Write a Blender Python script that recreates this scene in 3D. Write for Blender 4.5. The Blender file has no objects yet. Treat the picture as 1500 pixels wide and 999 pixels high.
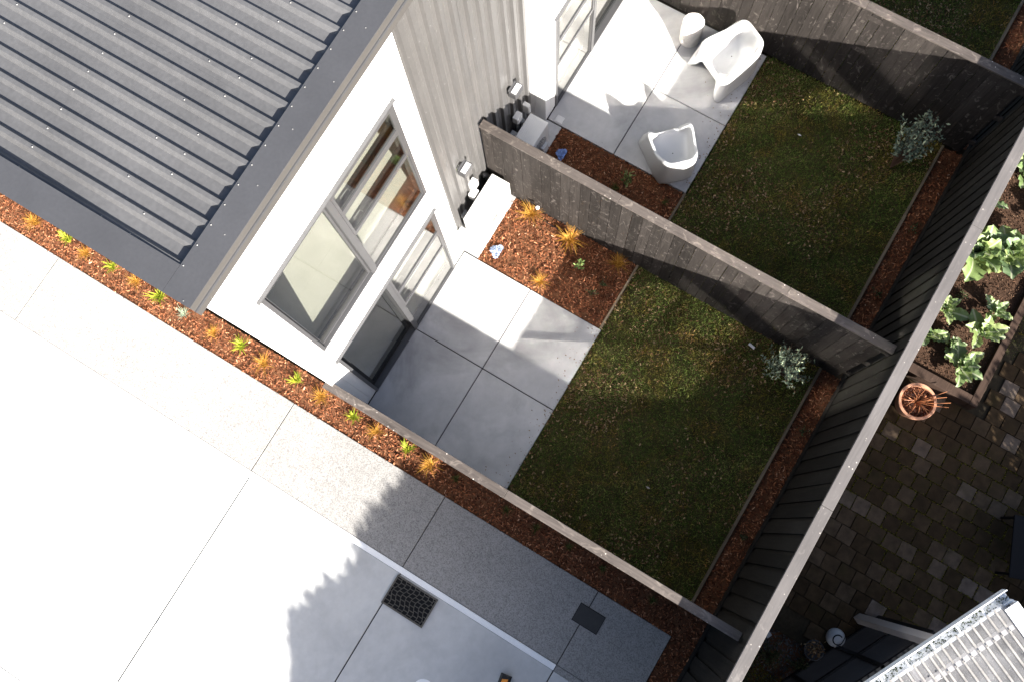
import bpy, math, random
import numpy as np
from mathutils import Vector, Matrix
random.seed(7); RNG = np.random.default_rng(7)
S = bpy.context.scene
COL = S.collection

# ------------------------------------------------------------------ camera
cam = bpy.data.cameras.new('camera'); cam.sensor_width = 36.0; cam.lens = 32.45
cam.clip_start = 0.1; cam.clip_end = 500
co = bpy.data.objects.new('camera', cam); COL.objects.link(co)
co.matrix_world = Matrix(((-0.51577889, -0.84437122, 0.14494611, -0.0314),
                          (0.85552617, -0.49869895, 0.13919172, 2.8037),
                          (-0.04524502, 0.19579734, 0.97960007, 11.5567),
                          (0, 0, 0, 1)))
S.camera = co
# ------------------------------------------------------------------ sky, sun, exposure
SUN = Vector((0.864, 1.70, 1.0)).normalized()            # towards the sun
elev = math.asin(SUN.z); azi = math.atan2(SUN.x, SUN.y)
w = bpy.data.worlds.new('World'); S.world = w; w.use_nodes = True
wn = w.node_tree.nodes; wn.clear()
sky = wn.new('ShaderNodeTexSky'); sky.sky_type = 'NISHITA'; sky.sun_disc = False
sky.sun_elevation = elev; sky.sun_rotation = azi
sky.air_density = 0.8; sky.dust_density = 2.6; sky.ozone_density = 0.35
bg = wn.new('ShaderNodeBackground'); bg.inputs['Strength'].default_value = 0.064
wo = wn.new('ShaderNodeOutputWorld')
w.node_tree.links.new(sky.outputs[0], bg.inputs[0]); w.node_tree.links.new(bg.outputs[0], wo.inputs[0])
sl = bpy.data.lights.new('sun', 'SUN'); sl.energy = 5.0; sl.angle = math.radians(0.53); sl.color = (1.0, 0.95, 0.87)
so = bpy.data.objects.new('sun', sl); COL.objects.link(so); so.location = (6, 12, 14)
so.rotation_euler = (-SUN).to_track_quat('-Z', 'Y').to_euler()
S.view_settings.view_transform = 'Standard'; S.view_settings.look = 'None'
S.view_settings.exposure = 2.15; S.view_settings.gamma = 1.0
S.render.engine = 'CYCLES'
S.cycles.use_denoising = True
S.cycles.use_guiding = True; S.cycles.guiding_training_samples = 128; S.cycles.surface_guiding_probability = 0.6
S.cycles.caustics_reflective = True; S.cycles.caustics_refractive = False
S.cycles.blur_glossy = 0.0
S.cycles.max_bounces = 8; S.cycles.diffuse_bounces = 4; S.cycles.glossy_bounces = 4
S.cycles.transmission_bounces = 6; S.cycles.transparent_max_bounces = 12
S.cycles.sample_clamp_indirect = 0.0
S.cycles.use_adaptive_sampling = False

# ------------------------------------------------------------------ materials
def nmat(name):
    m = bpy.data.materials.new(name); m.use_nodes = True
    nt = m.node_tree; nt.nodes.clear()
    o = nt.nodes.new('ShaderNodeOutputMaterial'); b = nt.nodes.new('ShaderNodeBsdfPrincipled')
    nt.links.new(b.outputs[0], o.inputs[0])
    return m, nt, b
def N(nt, t, **k):
    n = nt.nodes.new(t)
    for a, v in k.items():
        if a in n.inputs: n.inputs[a].default_value = v
        else: setattr(n, a, v)
    return n
def L(nt, a, b): nt.links.new(a, b)
def c4(c): return (c[0], c[1], c[2], 1)
def ramp(nt, fac, stops):
    r = nt.nodes.new('ShaderNodeValToRGB'); e = r.color_ramp.elements
    while len(e) < len(stops): e.new(0.5)
    for i, (p, c) in enumerate(stops): e[i].position = p; e[i].color = c4(c) if not isinstance(c, float) else (c, c, c, 1)
    L(nt, fac, r.inputs[0]); return r
def mixc(nt, fac, a, b, mode='MIX'):
    n = nt.nodes.new('ShaderNodeMix'); n.data_type = 'RGBA'; n.blend_type = mode
    for s, v in ((0, fac), (6, a), (7, b)):
        if hasattr(v, 'is_output') or hasattr(v, 'links'): L(nt, v, n.inputs[s])
        elif isinstance(v, (int, float)): n.inputs[s].default_value = v
        else: n.inputs[s].default_value = c4(v)
    return n.outputs[2]
def coords(nt, scale=(1, 1, 1), rand=0.0, rot=(0, 0, 0)):
    tc = nt.nodes.new('ShaderNodeTexCoord'); mp = nt.nodes.new('ShaderNodeMapping')
    mp.inputs['Scale'].default_value = scale; mp.inputs['Rotation'].default_value = rot
    if rand:
        oi = nt.nodes.new('ShaderNodeObjectInfo')
        v = nt.nodes.new('ShaderNodeVectorMath'); v.operation = 'MULTIPLY_ADD'
        cmb = nt.nodes.new('ShaderNodeCombineXYZ')
        for i in range(3): L(nt, oi.outputs['Random'], cmb.inputs[i])
        L(nt, cmb.outputs[0], v.inputs[0]); v.inputs[1].default_value = (rand, rand * 1.7, rand * 0.6)
        L(nt, tc.outputs['Object'], v.inputs[2]); L(nt, v.outputs[0], mp.inputs[0])
    else:
        L(nt, tc.outputs['Object'], mp.inputs[0])
    return mp.outputs[0]
def noise(nt, vec, scale, detail=4, rough=0.55, dist=0.0):
    n = N(nt, 'ShaderNodeTexNoise', Scale=scale, Detail=detail, Roughness=rough, Distortion=dist)
    L(nt, vec, n.inputs['Vector']); return n.outputs[0]
def bump(nt, b, h, s, d=0.01):
    n = N(nt, 'ShaderNodeBump', Strength=s, Distance=d); L(nt, h, n.inputs['Height']); L(nt, n.outputs[0], b.inputs['Normal'])
def simple(name, col, rough=0.6, var=0.12, vs=3.0, fs=60.0, bstr=0.15, metal=0.0, rand=0.0, spec=0.5, coat=0):
    m, nt, b = nmat(name)
    v = coords(nt, rand=rand or 0.0)
    n1 = noise(nt, v, vs, 5); n2 = noise(nt, v, fs, 3)
    lo = [c * (1 - var) for c in col]; hi = [min(1, c * (1 + var)) for c in col]
    r = ramp(nt, n1, [(0.3, lo), (0.7, hi)])
    r2 = ramp(nt, n2, [(0.35, (1 - var * .6,) * 3), (0.65, (1 + var * .3,) * 3)])
    L(nt, mixc(nt, 1.0, r.outputs[0], r2.outputs[0], 'MULTIPLY'), b.inputs['Base Color'])
    b.inputs['Roughness'].default_value = rough; b.inputs['Metallic'].default_value = metal
    b.inputs['Specular IOR Level'].default_value = spec
    if coat: b.inputs['Coat Weight'].default_value = coat
    if bstr: bump(nt, b, n2, bstr, 0.004)
    return m
def wood(name, col, pale, axis=2, rough=0.75, palef=0.62, fleck=0.0, gstr=0.35, randv=0.22, spec=0.10):
    """dark stained sawn timber; grain runs along `axis`, pale scuffs and knots"""
    m, nt, b = nmat(name)
    sc = [26, 26, 26]; sc[axis] = 1.6
    v = coords(nt, tuple(sc), rand=9.0); v2 = coords(nt, rand=13.0)
    g = noise(nt, v, 1.5, 6, 0.65, 0.6)
    r = ramp(nt, g, [(0.25, [c * (1 - gstr) for c in col]), (0.75, [c * (1 + gstr) for c in col])])
    oi = N(nt, 'ShaderNodeObjectInfo')
    rr = ramp(nt, oi.outputs['Random'], [(0, (1 - randv,) * 3), (1, (1 + randv,) * 3)])
    base = mixc(nt, 1.0, r.outputs[0], rr.outputs[0], 'MULTIPLY')
    s3 = [13, 13, 13]; s3[axis] = 8
    k = noise(nt, coords(nt, tuple(s3), rand=21.0), 1.0, 5, 0.6, 1.2)
    kr = ramp(nt, k, [(palef, 0.0), (palef + 0.14, 1.0)])
    base = mixc(nt, kr.outputs[0], base, pale)
    big = ramp(nt, noise(nt, v2, 1.1, 4), [(0.3, (0.8,) * 3), (0.7, (1.15,) * 3)])
    base = mixc(nt, 1.0, base, big.outputs[0], 'MULTIPLY')
    if fleck:
        vo = N(nt, 'ShaderNodeTexVoronoi', Scale=17.0); L(nt, v2, vo.inputs['Vector'])
        fr = ramp(nt, vo.outputs['Distance'], [(0.09, 1.0), (0.13, 0.0)])
        sp = ramp(nt, noise(nt, v2, 5, 2), [(0.5, 0.0), (0.6, 1.0)])
        mm = N(nt, 'ShaderNodeMath', operation='MULTIPLY'); L(nt, fr.outputs[0], mm.inputs[0]); L(nt, sp.outputs[0], mm.inputs[1])
        base = mixc(nt, mm.outputs[0], base, (fleck, fleck * .92, fleck * .84))
    L(nt, base, b.inputs['Base Color']); b.inputs['Roughness'].default_value = rough
    b.inputs['Specular IOR Level'].default_value = spec
    bump(nt, b, g, 0.35, 0.004)
    return m
def concrete(name, c1, c2, stain, rough=0.7, agg=0.0, sc=1.2):
    m, nt, b = nmat(name)
    v = coords(nt)
    n1 = noise(nt, v, sc, 6, 0.6, 0.5); n2 = noise(nt, v, 9, 5, .6)
    base = ramp(nt, n1, [(0.3, c1), (0.68, c2)]).outputs[0]
    st = ramp(nt, noise(nt, v, 0.75, 5, .62, .8), [(0.5, 0.0), (0.72, 1.0)])
    base = mixc(nt, st.outputs[0], base, stain)
    base = mixc(nt, 1.0, base, ramp(nt, n2, [(0.3, (.93,) * 3), (0.7, (1.05,) * 3)]).outputs[0], 'MULTIPLY')
    n3 = noise(nt, v, 70, 3, .7)
    if agg:
        vo = N(nt, 'ShaderNodeTexVoronoi', Scale=95.0); L(nt, v, vo.inputs['Vector'])
        ar = ramp(nt, vo.outputs['Color'], [(0.12, (1 - agg,) * 3), (0.5, (1.0,) * 3), (0.9, (1 + agg * .45,) * 3)])
        base = mixc(nt, 1.0, base, ar.outputs[0], 'MULTIPLY')
        vo2 = N(nt, 'ShaderNodeTexVoronoi', Scale=44.0); L(nt, v, vo2.inputs['Vector'])
        dr = ramp(nt, vo2.outputs['Distance'], [(0.10, (0.35,) * 3), (0.2, (1.0,) * 3)])
        base = mixc(nt, 1.0, base, dr.outputs[0], 'MULTIPLY')
    else:
        vo2 = N(nt, 'ShaderNodeTexVoronoi', Scale=3.1); L(nt, v, vo2.inputs['Vector'])
        dr = ramp(nt, vo2.outputs['Distance'], [(0.02, (0.6,) * 3), (0.035, (1.0,) * 3)])
        base = mixc(nt, 1.0, base, dr.outputs[0], 'MULTIPLY')
    L(nt, base, b.inputs['Base Color']); b.inputs['Roughness'].default_value = rough
    bump(nt, b, n3, 0.25 + agg * .5, 0.003)
    return m
def tinted(name, stops, rough=0.8, patch=None, trans=0.0, spec=0.12):
    """colour by the mesh's own per-face attribute 'tint' (each chip, blade or leaf has its own), optional broad patches"""
    m, nt, b = nmat(name)
    a = N(nt, 'ShaderNodeAttribute', attribute_name='tint')
    base = ramp(nt, a.outputs['Fac'], stops).outputs[0]
    if patch:
        v = coords(nt)
        p = ramp(nt, noise(nt, v, patch[0], 5, .65, .6), [(patch[1], 0.0), (patch[2], 1.0)])
        base = mixc(nt, p.outputs[0], base, mixc(nt, 1.0, base, patch[3], 'MULTIPLY'))
    L(nt, base, b.inputs['Base Color']); b.inputs['Roughness'].default_value = rough
    b.inputs['Specular IOR Level'].default_value = spec
    if trans:
        o = [n for n in nt.nodes if n.type == 'OUTPUT_MATERIAL'][0]
        t = N(nt, 'ShaderNodeBsdfTranslucent'); L(nt, base, t.inputs[0])
        mx = N(nt, 'ShaderNodeMixShader'); mx.inputs[0].default_value = trans
        L(nt, b.outputs[0], mx.inputs[1]); L(nt, t.outputs[0], mx.inputs[2]); L(nt, mx.outputs[0], o.inputs[0])
    return m

MT = {}
MT['roof'] = simple('roof_steel', (0.084, 0.084, 0.087), 0.45, 0.17, 0.9, 30, 0.05)
MT['flash'] = simple('flashing_steel', (0.050, 0.051, 0.056), 0.45, 0.10, 2.0, 40, 0.05)
MT['fascia'] = simple('fascia_steel', (0.060, 0.057, 0.055), 0.4, 0.06, 2.0, 40, 0.03)
MT['clad'] = simple('cladding_steel', (0.078, 0.076, 0.0755), 0.3, 0.10, 1.0, 25, 0.04, spec=0.6)
MT['white'] = simple('white_weatherboard', (0.78, 0.79, 0.80), 0.55, 0.03, 1.0, 30, 0.03)
MT['alu'] = simple('grey_aluminium', (0.056, 0.056, 0.059), 0.35, 0.06, 3, 60, 0.02, spec=0.6)
MT['aludark'] = simple('dark_track', (0.018, 0.019, 0.02), 0.5, 0.1, spec=0.1)
MT['screw'] = simple('screw_heads', (0.17, 0.168, 0.165), 0.4, 0.05, spec=0.8)
MT['room'] = simple('room_plaster', (0.30, 0.30, 0.29), 0.9, 0.03)
MT['carpet'] = simple('carpet', (0.60, 0.59, 0.555), 0.95, 0.08)
MT['patio'] = concrete('patio_concrete', (0.36, 0.36, 0.365), (0.48, 0.48, 0.48), (0.23, 0.23, 0.233), 0.6, sc=1.7)
MT['drive'] = concrete('driveway_concrete', (0.41, 0.415, 0.415), (0.50, 0.505, 0.50), (0.37, 0.372, 0.372), 0.7)
MT['path'] = concrete('exposed_aggregate', (0.225, 0.220, 0.213), (0.265, 0.257, 0.248), (0.215, 0.21, 0.203), 0.75, agg=0.4)
MT['joint'] = simple('joint_dirt', (0.03, 0.03, 0.03), 0.9, spec=0.1)
MT['paint'] = simple('white_line_paint', (0.80, 0.81, 0.82), 0.5, 0.04)
MT['soil'] = simple('soil', (0.12, 0.055, 0.028), 0.95, 0.3, 6, 60, 0.6, spec=0.1)
MT['lawnsoil'] = simple('lawn_soil', (0.060, 0.050, 0.020), 0.95, 0.35, 5, 70, 0.6, spec=0.1)
MT['earth'] = simple('earth', (0.035, 0.028, 0.018), 0.95, 0.3, 2, 30, 0.5, spec=0.1)
MT['mulch'] = tinted('bark_mulch', [(0.0, (0.030, 0.011, 0.007)), (0.3, (0.10, 0.034, 0.016)), (0.62, (0.25, 0.090, 0.040)), (0.86, (0.46, 0.215, 0.115)), (1.0, (0.62, 0.42, 0.28))], 0.85)
MT['grass'] = tinted('lawn_grass', [(0.0, (0.034, 0.062, 0.012)), (0.4, (0.11, 0.17, 0.032)), (0.75, (0.22, 0.27, 0.062)), (1.0, (0.42, 0.34, 0.14))], 0.8, patch=(2.2, 0.46, 0.62, (1.5, 0.90, 0.85)), trans=0.2)
MT['litter'] = tinted('dead_leaves', [(0.0, (0.06, 0.030, 0.014)), (0.5, (0.17, 0.095, 0.045)), (1.0, (0.36, 0.26, 0.15))], 0.8)
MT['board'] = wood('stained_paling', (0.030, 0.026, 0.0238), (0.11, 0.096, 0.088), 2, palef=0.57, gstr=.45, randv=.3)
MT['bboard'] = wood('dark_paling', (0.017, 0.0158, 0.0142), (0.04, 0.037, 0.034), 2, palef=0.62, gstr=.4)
MT['cap'] = wood('weathered_cap', (0.070, 0.059, 0.053), (0.15, 0.128, 0.112), 1, 0.5, 0.55, 0.5, gstr=.45, spec=.3)
MT['capx'] = wood('grey_cap', (0.108, 0.100, 0.098), (0.165, 0.152, 0.145), 0, 0.42, 0.6, 0.42, gstr=.15, randv=.08, spec=.35)
MT['edge'] = wood('timber_edging', (0.15, 0.12, 0.085), (0.22, 0.18, 0.13), 0, gstr=.25)
MT['sleeper'] = wood('garden_sleeper', (0.045, 0.029, 0.022), (0.11, 0.075, 0.055), 0)
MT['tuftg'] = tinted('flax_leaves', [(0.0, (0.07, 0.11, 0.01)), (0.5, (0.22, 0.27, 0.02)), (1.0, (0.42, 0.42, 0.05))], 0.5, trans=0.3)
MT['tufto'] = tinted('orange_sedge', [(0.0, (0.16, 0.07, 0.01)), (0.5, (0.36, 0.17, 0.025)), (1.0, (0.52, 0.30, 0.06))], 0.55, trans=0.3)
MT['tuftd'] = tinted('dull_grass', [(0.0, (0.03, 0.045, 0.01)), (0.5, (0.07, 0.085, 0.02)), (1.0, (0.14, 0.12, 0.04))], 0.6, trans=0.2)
MT['shrub'] = tinted('silver_green_leaves', [(0.0, (0.08, 0.12, 0.09)), (0.6, (0.20, 0.26, 0.19)), (1.0, (0.42, 0.46, 0.30))], 0.6, trans=0.15)
MT['bush'] = tinted('dark_bush_leaves', [(0.0, (0.015, 0.022, 0.01)), (0.6, (0.04, 0.055, 0.022)), (1.0, (0.08, 0.10, 0.04))], 0.6)
MT['twig'] = simple('twig_bark', (0.12, 0.065, 0.04), 0.8, 0.2)
MT['redtwig'] = simple('red_twig', (0.40, 0.15, 0.06), 0.6, 0.25)
MT['terra'] = simple('terracotta', (0.50, 0.25, 0.15), 0.7, 0.14, 5, 50, 0.1)
MT['plastic'] = simple('white_plastic', (0.50, 0.505, 0.51), 0.38, 0.015, 2, 80, 0.0, coat=0.1)
MT['stump'] = simple('pale_cast_stone', (0.52, 0.50, 0.48), 0.7, 0.16, 8, 50, 0.2)
MT['hp'] = simple('heat_pump_white', (0.62, 0.62, 0.61), 0.45, 0.03)
MT['grille'] = simple('grille_grey', (0.20, 0.20, 0.20), 0.5)
MT['black'] = simple('black_metal', (0.012, 0.012, 0.013), 0.5, spec=0.1)
MT['rubber'] = simple('black_rubber', (0.015, 0.015, 0.015), 0.8)
MT['orange'] = simple('orange_reflector', (0.75, 0.26, 0.02), 0.4)
MT['bag'] = simple('pale_blue_flakes', (0.42, 0.50, 0.66), 0.4, 0.35, 25, 90, 0.3)
MT['bagb'] = simple('bright_blue_flakes', (0.26, 0.38, 0.80), 0.35, 0.5, 25, 90, 0.3)
MT['iron'] = simple('cast_iron', (0.085, 0.078, 0.065), 0.6, 0.2, 12, 60, 0.2)
MT['ironrust'] = simple('dark_iron_plate', (0.022, 0.021, 0.020), 0.6, 0.2, 12, 60, 0.2)
MT['cream'] = simple('cream_painted_beam', (0.52, 0.45, 0.40), 0.5, 0.05)
MT['darkpot'] = simple('dark_glazed_pot', (0.05, 0.052, 0.055), 0.4)
MT['compost'] = tinted('garden_compost', [(0.0, (0.02, 0.011, 0.007)), (0.6, (0.075, 0.040, 0.024)), (1.0, (0.22, 0.14, 0.09))], .9)
MT['compostsoil'] = simple('compost_soil', (0.045, 0.026, 0.017), .95, .3, 6, 60, .6, spec=.1)
MT['pipe'] = simple('grey_pipe', (0.33, 0.34, 0.35), 0.5)
MT['brownb'] = simple('brown_board', (0.13, 0.085, 0.06), 0.7)
MT['neigh'] = simple('neighbour_wall', (0.30, 0.28, 0.25), 0.8)
MT['gravel'] = tinted('gravel_stones', [(0.0, (0.03, 0.03, 0.03)), (0.6, (0.10, 0.10, 0.095)), (1.0, (0.24, 0.23, 0.22))], 0.8)
MT['moss'] = tinted('moss', [(0.0, (0.06, 0.05, 0.006)), (0.6, (0.14, 0.13, 0.014)), (1.0, (0.26, 0.22, 0.03))], 0.9)

def veg_mat():
    m, nt, b = nmat('veg_leaf')
    v = coords(nt, (1, 1, 1), rand=4.0)
    oi = N(nt, 'ShaderNodeObjectInfo')
    r = ramp(nt, oi.outputs['Random'], [(0, (0.10, 0.155, 0.075)), (0.5, (0.17, 0.24, 0.08)), (1, (0.27, 0.33, 0.12))])
    n = noise(nt, v, 16, 4)
    base = mixc(nt, 1.0, r.outputs[0], ramp(nt, n, [(0.3, (.75,) * 3), (0.7, (1.25,) * 3)]).outputs[0], 'MULTIPLY')
    # pale midrib and side veins in leaf coordinates (x across, y along)
    tc = N(nt, 'ShaderNodeTexCoord'); sx = N(nt, 'ShaderNodeSeparateXYZ'); L(nt, tc.outputs['Object'], sx.inputs[0])
    ab = N(nt, 'ShaderNodeMath', operation='ABSOLUTE'); L(nt, sx.outputs[0], ab.inputs[0])
    mr = ramp(nt, ab.outputs[0], [(0.003, 1.0), (0.008, 0.0)])
    base = mixc(nt, mr.outputs[0], base, (0.42, 0.45, 0.30))
    L(nt, base, b.inputs['Base Color']); b.inputs['Roughness'].default_value = 0.5
    bump(nt, b, n, 0.5, 0.01)
    o = [q for q in nt.nodes if q.type == 'OUTPUT_MATERIAL'][0]
    t = N(nt, 'ShaderNodeBsdfTranslucent'); L(nt, base, t.inputs[0])
    mx = N(nt, 'ShaderNodeMixShader'); mx.inputs[0].default_value = 0.3
    L(nt, b.outputs[0], mx.inputs[1]); L(nt, t.outputs[0], mx.inputs[2]); L(nt, mx.outputs[0], o.inputs[0])
    return m
MT['veg'] = veg_mat()

def paver_mat():
    m, nt, b = nmat('worn_paver')
    v = coords(nt, rand=17.0)
    oi = N(nt, 'ShaderNodeObjectInfo')
    r = ramp(nt, oi.outputs['Random'], [(0, (0.038, 0.024, 0.012)), (0.6, (0.055, 0.035, 0.018)), (0.88, (0.085, 0.058, 0.036)), (1, (0.15, 0.115, 0.09))])
    n = noise(nt, v, 9, 5, .65)
    base = mixc(nt, 1.0, r.outputs[0], ramp(nt, n, [(0.25, (.55,) * 3), (0.75, (1.4,) * 3)]).outputs[0], 'MULTIPLY')
    mo = ramp(nt, noise(nt, v, 3.5, 5), [(0.55, 0.0), (0.75, 0.6)])
    base = mixc(nt, mo.outputs[0], base, (0.030, 0.026, 0.008))
    L(nt, base, b.inputs['Base Color']); b.inputs['Roughness'].default_value = 0.85; b.inputs['Specular IOR Level'].default_value = 0.12
    bump(nt, b, n, 0.5, 0.008)
    return m
MT['paver'] = paver_mat()

def glass_mat(name, trans, refl, base=0.0):
    """coated double glazing seen as one pane: fresnel mirror over a tinted transparent body"""
    m = bpy.data.materials.new(name); m.use_nodes = True; nt = m.node_tree; nt.nodes.clear()
    o = N(nt, 'ShaderNodeOutputMaterial')
    g = N(nt, 'ShaderNodeBsdfGlossy'); g.inputs['Roughness'].default_value = 0.05; g.inputs['Color'].default_value = (1.0, 0.99, 0.95, 1)
    t = N(nt, 'ShaderNodeBsdfTransparent'); t.inputs[0].default_value = c4(trans)
    f = N(nt, 'ShaderNodeFresnel'); f.inputs[0].default_value = 1.5
    k = N(nt, 'ShaderNodeMath', operation='MULTIPLY_ADD'); k.inputs[1].default_value = refl; k.inputs[2].default_value = base; k.use_clamp = True
    L(nt, f.outputs[0], k.inputs[0])
    ge = N(nt, 'ShaderNodeNewGeometry'); iv = N(nt, 'ShaderNodeMath', operation='SUBTRACT'); iv.inputs[0].default_value = 1.0; L(nt, ge.outputs['Backfacing'], iv.inputs[1])
    kk = N(nt, 'ShaderNodeMath', operation='MULTIPLY'); L(nt, k.outputs[0], kk.inputs[0]); L(nt, iv.outputs[0], kk.inputs[1])
    mx = N(nt, 'ShaderNodeMixShader'); L(nt, kk.outputs[0], mx.inputs[0]); L(nt, t.outputs[0], mx.inputs[1]); L(nt, g.outputs[0], mx.inputs[2])
    L(nt, mx.outputs[0], o.inputs[0]); return m
MT['glass'] = glass_mat('window_glass', (0.92, 0.93, 0.90), 1.0, 0.25)
def clear_mat():
    m, nt, b = nmat('clear_corrugated_sheet')
    v = coords(nt); n = noise(nt, v, 6, 5)
    b.inputs['Base Color'].default_value = (0.60, 0.60, 0.62, 1); b.inputs['Roughness'].default_value = 0.3
    o = [q for q in nt.nodes if q.type == 'OUTPUT_MATERIAL'][0]
    t = N(nt, 'ShaderNodeBsdfTransparent'); t.inputs[0].default_value = (0.72, 0.76, 0.82, 1)
    mx = N(nt, 'ShaderNodeMixShader'); r = ramp(nt, n, [(0.3, 0.16), (0.7, 0.32)]); L(nt, r.outputs[0], mx.inputs[0])
    L(nt, t.outputs[0], mx.inputs[1]); L(nt, b.outputs[0], mx.inputs[2]); L(nt, mx.outputs[0], o.inputs[0])
    return m
MT['clear'] = clear_mat()
MT['ridgelight'] = simple('ridge_highlight_plastic', (0.30, 0.285, 0.27), .5, .25, 8, 60)  # pale opaque tone paints the glancing light on the clear sheet's ridges

# ------------------------------------------------------------------ object helpers
def link(o, parent=None):
    COL.objects.link(o)
    if parent is not None: o.parent = parent
    return o
def tag(o, label=None, cat=None, group=None, kind=None):
    if label: o['label'] = label
    if cat: o['category'] = cat
    if group: o['group'] = group
    if kind: o['kind'] = kind
    return o
def thing(name, label, cat, loc=(0, 0, 0), rz=0.0, group=None):
    o = bpy.data.objects.new(name, None); o.empty_display_size = 0.1
    link(o); o.location = loc; o.rotation_euler = (0, 0, rz)
    return tag(o, label, cat, group)
def setting(name, kind='structure'):
    o = bpy.data.objects.new(name, None); link(o); o['kind'] = kind; return o
def dup(o, parent=None, loc=None, label=None):
    c = o.copy(); link(c, parent)
    if loc is not None: c.location = loc
    if label: c['label'] = label
    return c
def dup_tree(o, loc, rz=0.0, scale=1.0, label=None):
    c = o.copy(); link(c); c.location = loc; c.rotation_euler = (0, 0, rz); c.scale = (scale,) * 3
    if label: c['label'] = label
    for ch in list(o.children):
        d = ch.copy(); link(d, c)
        for g in list(ch.children):
            e = g.copy(); link(e, d)
    return c
class MB:
    def __init__(s): s.v = []; s.f = []
    def add(s, vs, fs):
        k = len(s.v); s.v += [tuple(p) for p in vs]; s.f += [tuple(i + k for i in f) for f in fs]; return s
    def box(s, x0, x1, y0, y1, z0, z1):
        x0, x1 = sorted((x0, x1)); y0, y1 = sorted((y0, y1)); z0, z1 = sorted((z0, z1))
        return s.add([(x0, y0, z0), (x1, y0, z0), (x1, y1, z0), (x0, y1, z0), (x0, y0, z1), (x1, y0, z1), (x1, y1, z1), (x0, y1, z1)],
                     [(0, 3, 2, 1), (4, 5, 6, 7), (0, 1, 5, 4), (1, 2, 6, 5), (2, 3, 7, 6), (3, 0, 4, 7)])
    def obox(s, M, sx, sy, sz):
        vs = [M @ Vector((a * sx / 2, b * sy / 2, c * sz / 2)) for c in (-1, 1) for a, b in ((-1, -1), (1, -1), (1, 1), (-1, 1))]
        return s.add(vs, [(0, 3, 2, 1), (4, 5, 6, 7), (0, 1, 5, 4), (1, 2, 6, 5), (2, 3, 7, 6), (3, 0, 4, 7)])
    def tube(s, pts, rads, n=6, cap=True):
        pts = [Vector(p) for p in pts]
        if isinstance(rads, (int, float)): rads = [rads] * len(pts)
        ring = []; prev = None
        for i, p in enumerate(pts):
            d = (pts[min(i + 1, len(pts) - 1)] - pts[max(i - 1, 0)]).normalized()
            u = d.orthogonal().normalized() if prev is None else (prev - d * prev.dot(d)).normalized()
            prev = u; q = d.cross(u); ring.append([p + (u * math.cos(2 * math.pi * k / n) + q * math.sin(2 * math.pi * k / n)) * rads[i] for k in range(n)])
        vs = [x for r in ring for x in r]; fs = []
        for i in range(len(pts) - 1):
            for k in range(n): fs.append((i * n + k, i * n + (k + 1) % n, (i + 1) * n + (k + 1) % n, (i + 1) * n + k))
        if cap: fs.append(tuple(reversed(range(n)))); fs.append(tuple(range((len(pts) - 1) * n, len(pts) * n)))
        return s.add(vs, fs)
    def lathe(s, prof, n=32, c=(0, 0, 0), wob=None):
        vs = []; fs = []
        for i, (r, z) in enumerate(prof):
            for k in range(n):
                a = 2 * math.pi * k / n; rr = r * (1 + (wob(a, z) if wob else 0))
                vs.append((c[0] + rr * math.cos(a), c[1] + rr * math.sin(a), c[2] + z))
        for i in range(len(prof) - 1):
            for k in range(n): fs.append((i * n + k, i * n + (k + 1) % n, (i + 1) * n + (k + 1) % n, (i + 1) * n + k))
        return s.add(vs, fs)
    def mesh(s, name):
        me = bpy.data.meshes.new(name); me.from_pydata(s.v, [], s.f); me.validate(); return me
    def build(s, name, mat, parent=None, smooth=False, bevel=0.0, seg=2):
        me = s.mesh(name); me.materials.append(MT[mat]); o = bpy.data.objects.new(name, me); link(o, parent)
        if smooth:
            me.polygons.foreach_set('use_smooth', [True] * len(me.polygons))
        if bevel:
            b = o.modifiers.new('bevel', 'BEVEL'); b.width = bevel; b.segments = seg; b.limit_method = 'ANGLE'
        return o
def flat(name, mat, x0, x1, y0, y1, z, parent=None, sub=1):
    return MB().add([(x0, y0, z), (x1, y0, z), (x1, y1, z), (x0, y1, z)], [(0, 1, 2, 3)]).build(name, mat, parent)
def tri_cloud(name, mat, V, F, tint, parent=None, kind='stuff'):
    """V (n,3), F (m,k) -> mesh with a per-face float attribute"""
    me = bpy.data.meshes.new(name); m, k = F.shape
    me.vertices.add(len(V)); me.vertices.foreach_set('co', V.astype(np.float32).ravel())
    me.loops.add(m * k); me.loops.foreach_set('vertex_index', F.astype(np.int32).ravel())
    me.polygons.add(m); me.polygons.foreach_set('loop_start', np.arange(0, m * k, k, dtype=np.int32))
    me.polygons.foreach_set('loop_total', np.full(m, k, dtype=np.int32))
    me.update(calc_edges=True)
    at = me.attributes.new('tint', 'FLOAT', 'FACE'); at.data.foreach_set('value', tint.astype(np.float32))
    me.materials.append(MT[mat]); o = bpy.data.objects.new(name, me); link(o, parent)
    if kind: o['kind'] = kind
    return o
def quads(P, A, B):
    """centres P, half vectors A, B -> verts, faces"""
    V = np.stack([P - A - B, P + A - B, P + A + B, P - A + B], 1).reshape(-1, 3)
    F = np.arange(len(P) * 4).reshape(-1, 4); return V, F
def scatter_rect(x0, x1, y0, y1, n): return np.stack([RNG.uniform(x0, x1, n), RNG.uniform(y0, y1, n)], 1)

# ================================================================== GROUND
g = flat('ground', 'earth', -70, 70, -70, 70, -0.16); g['kind'] = 'structure'

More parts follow.
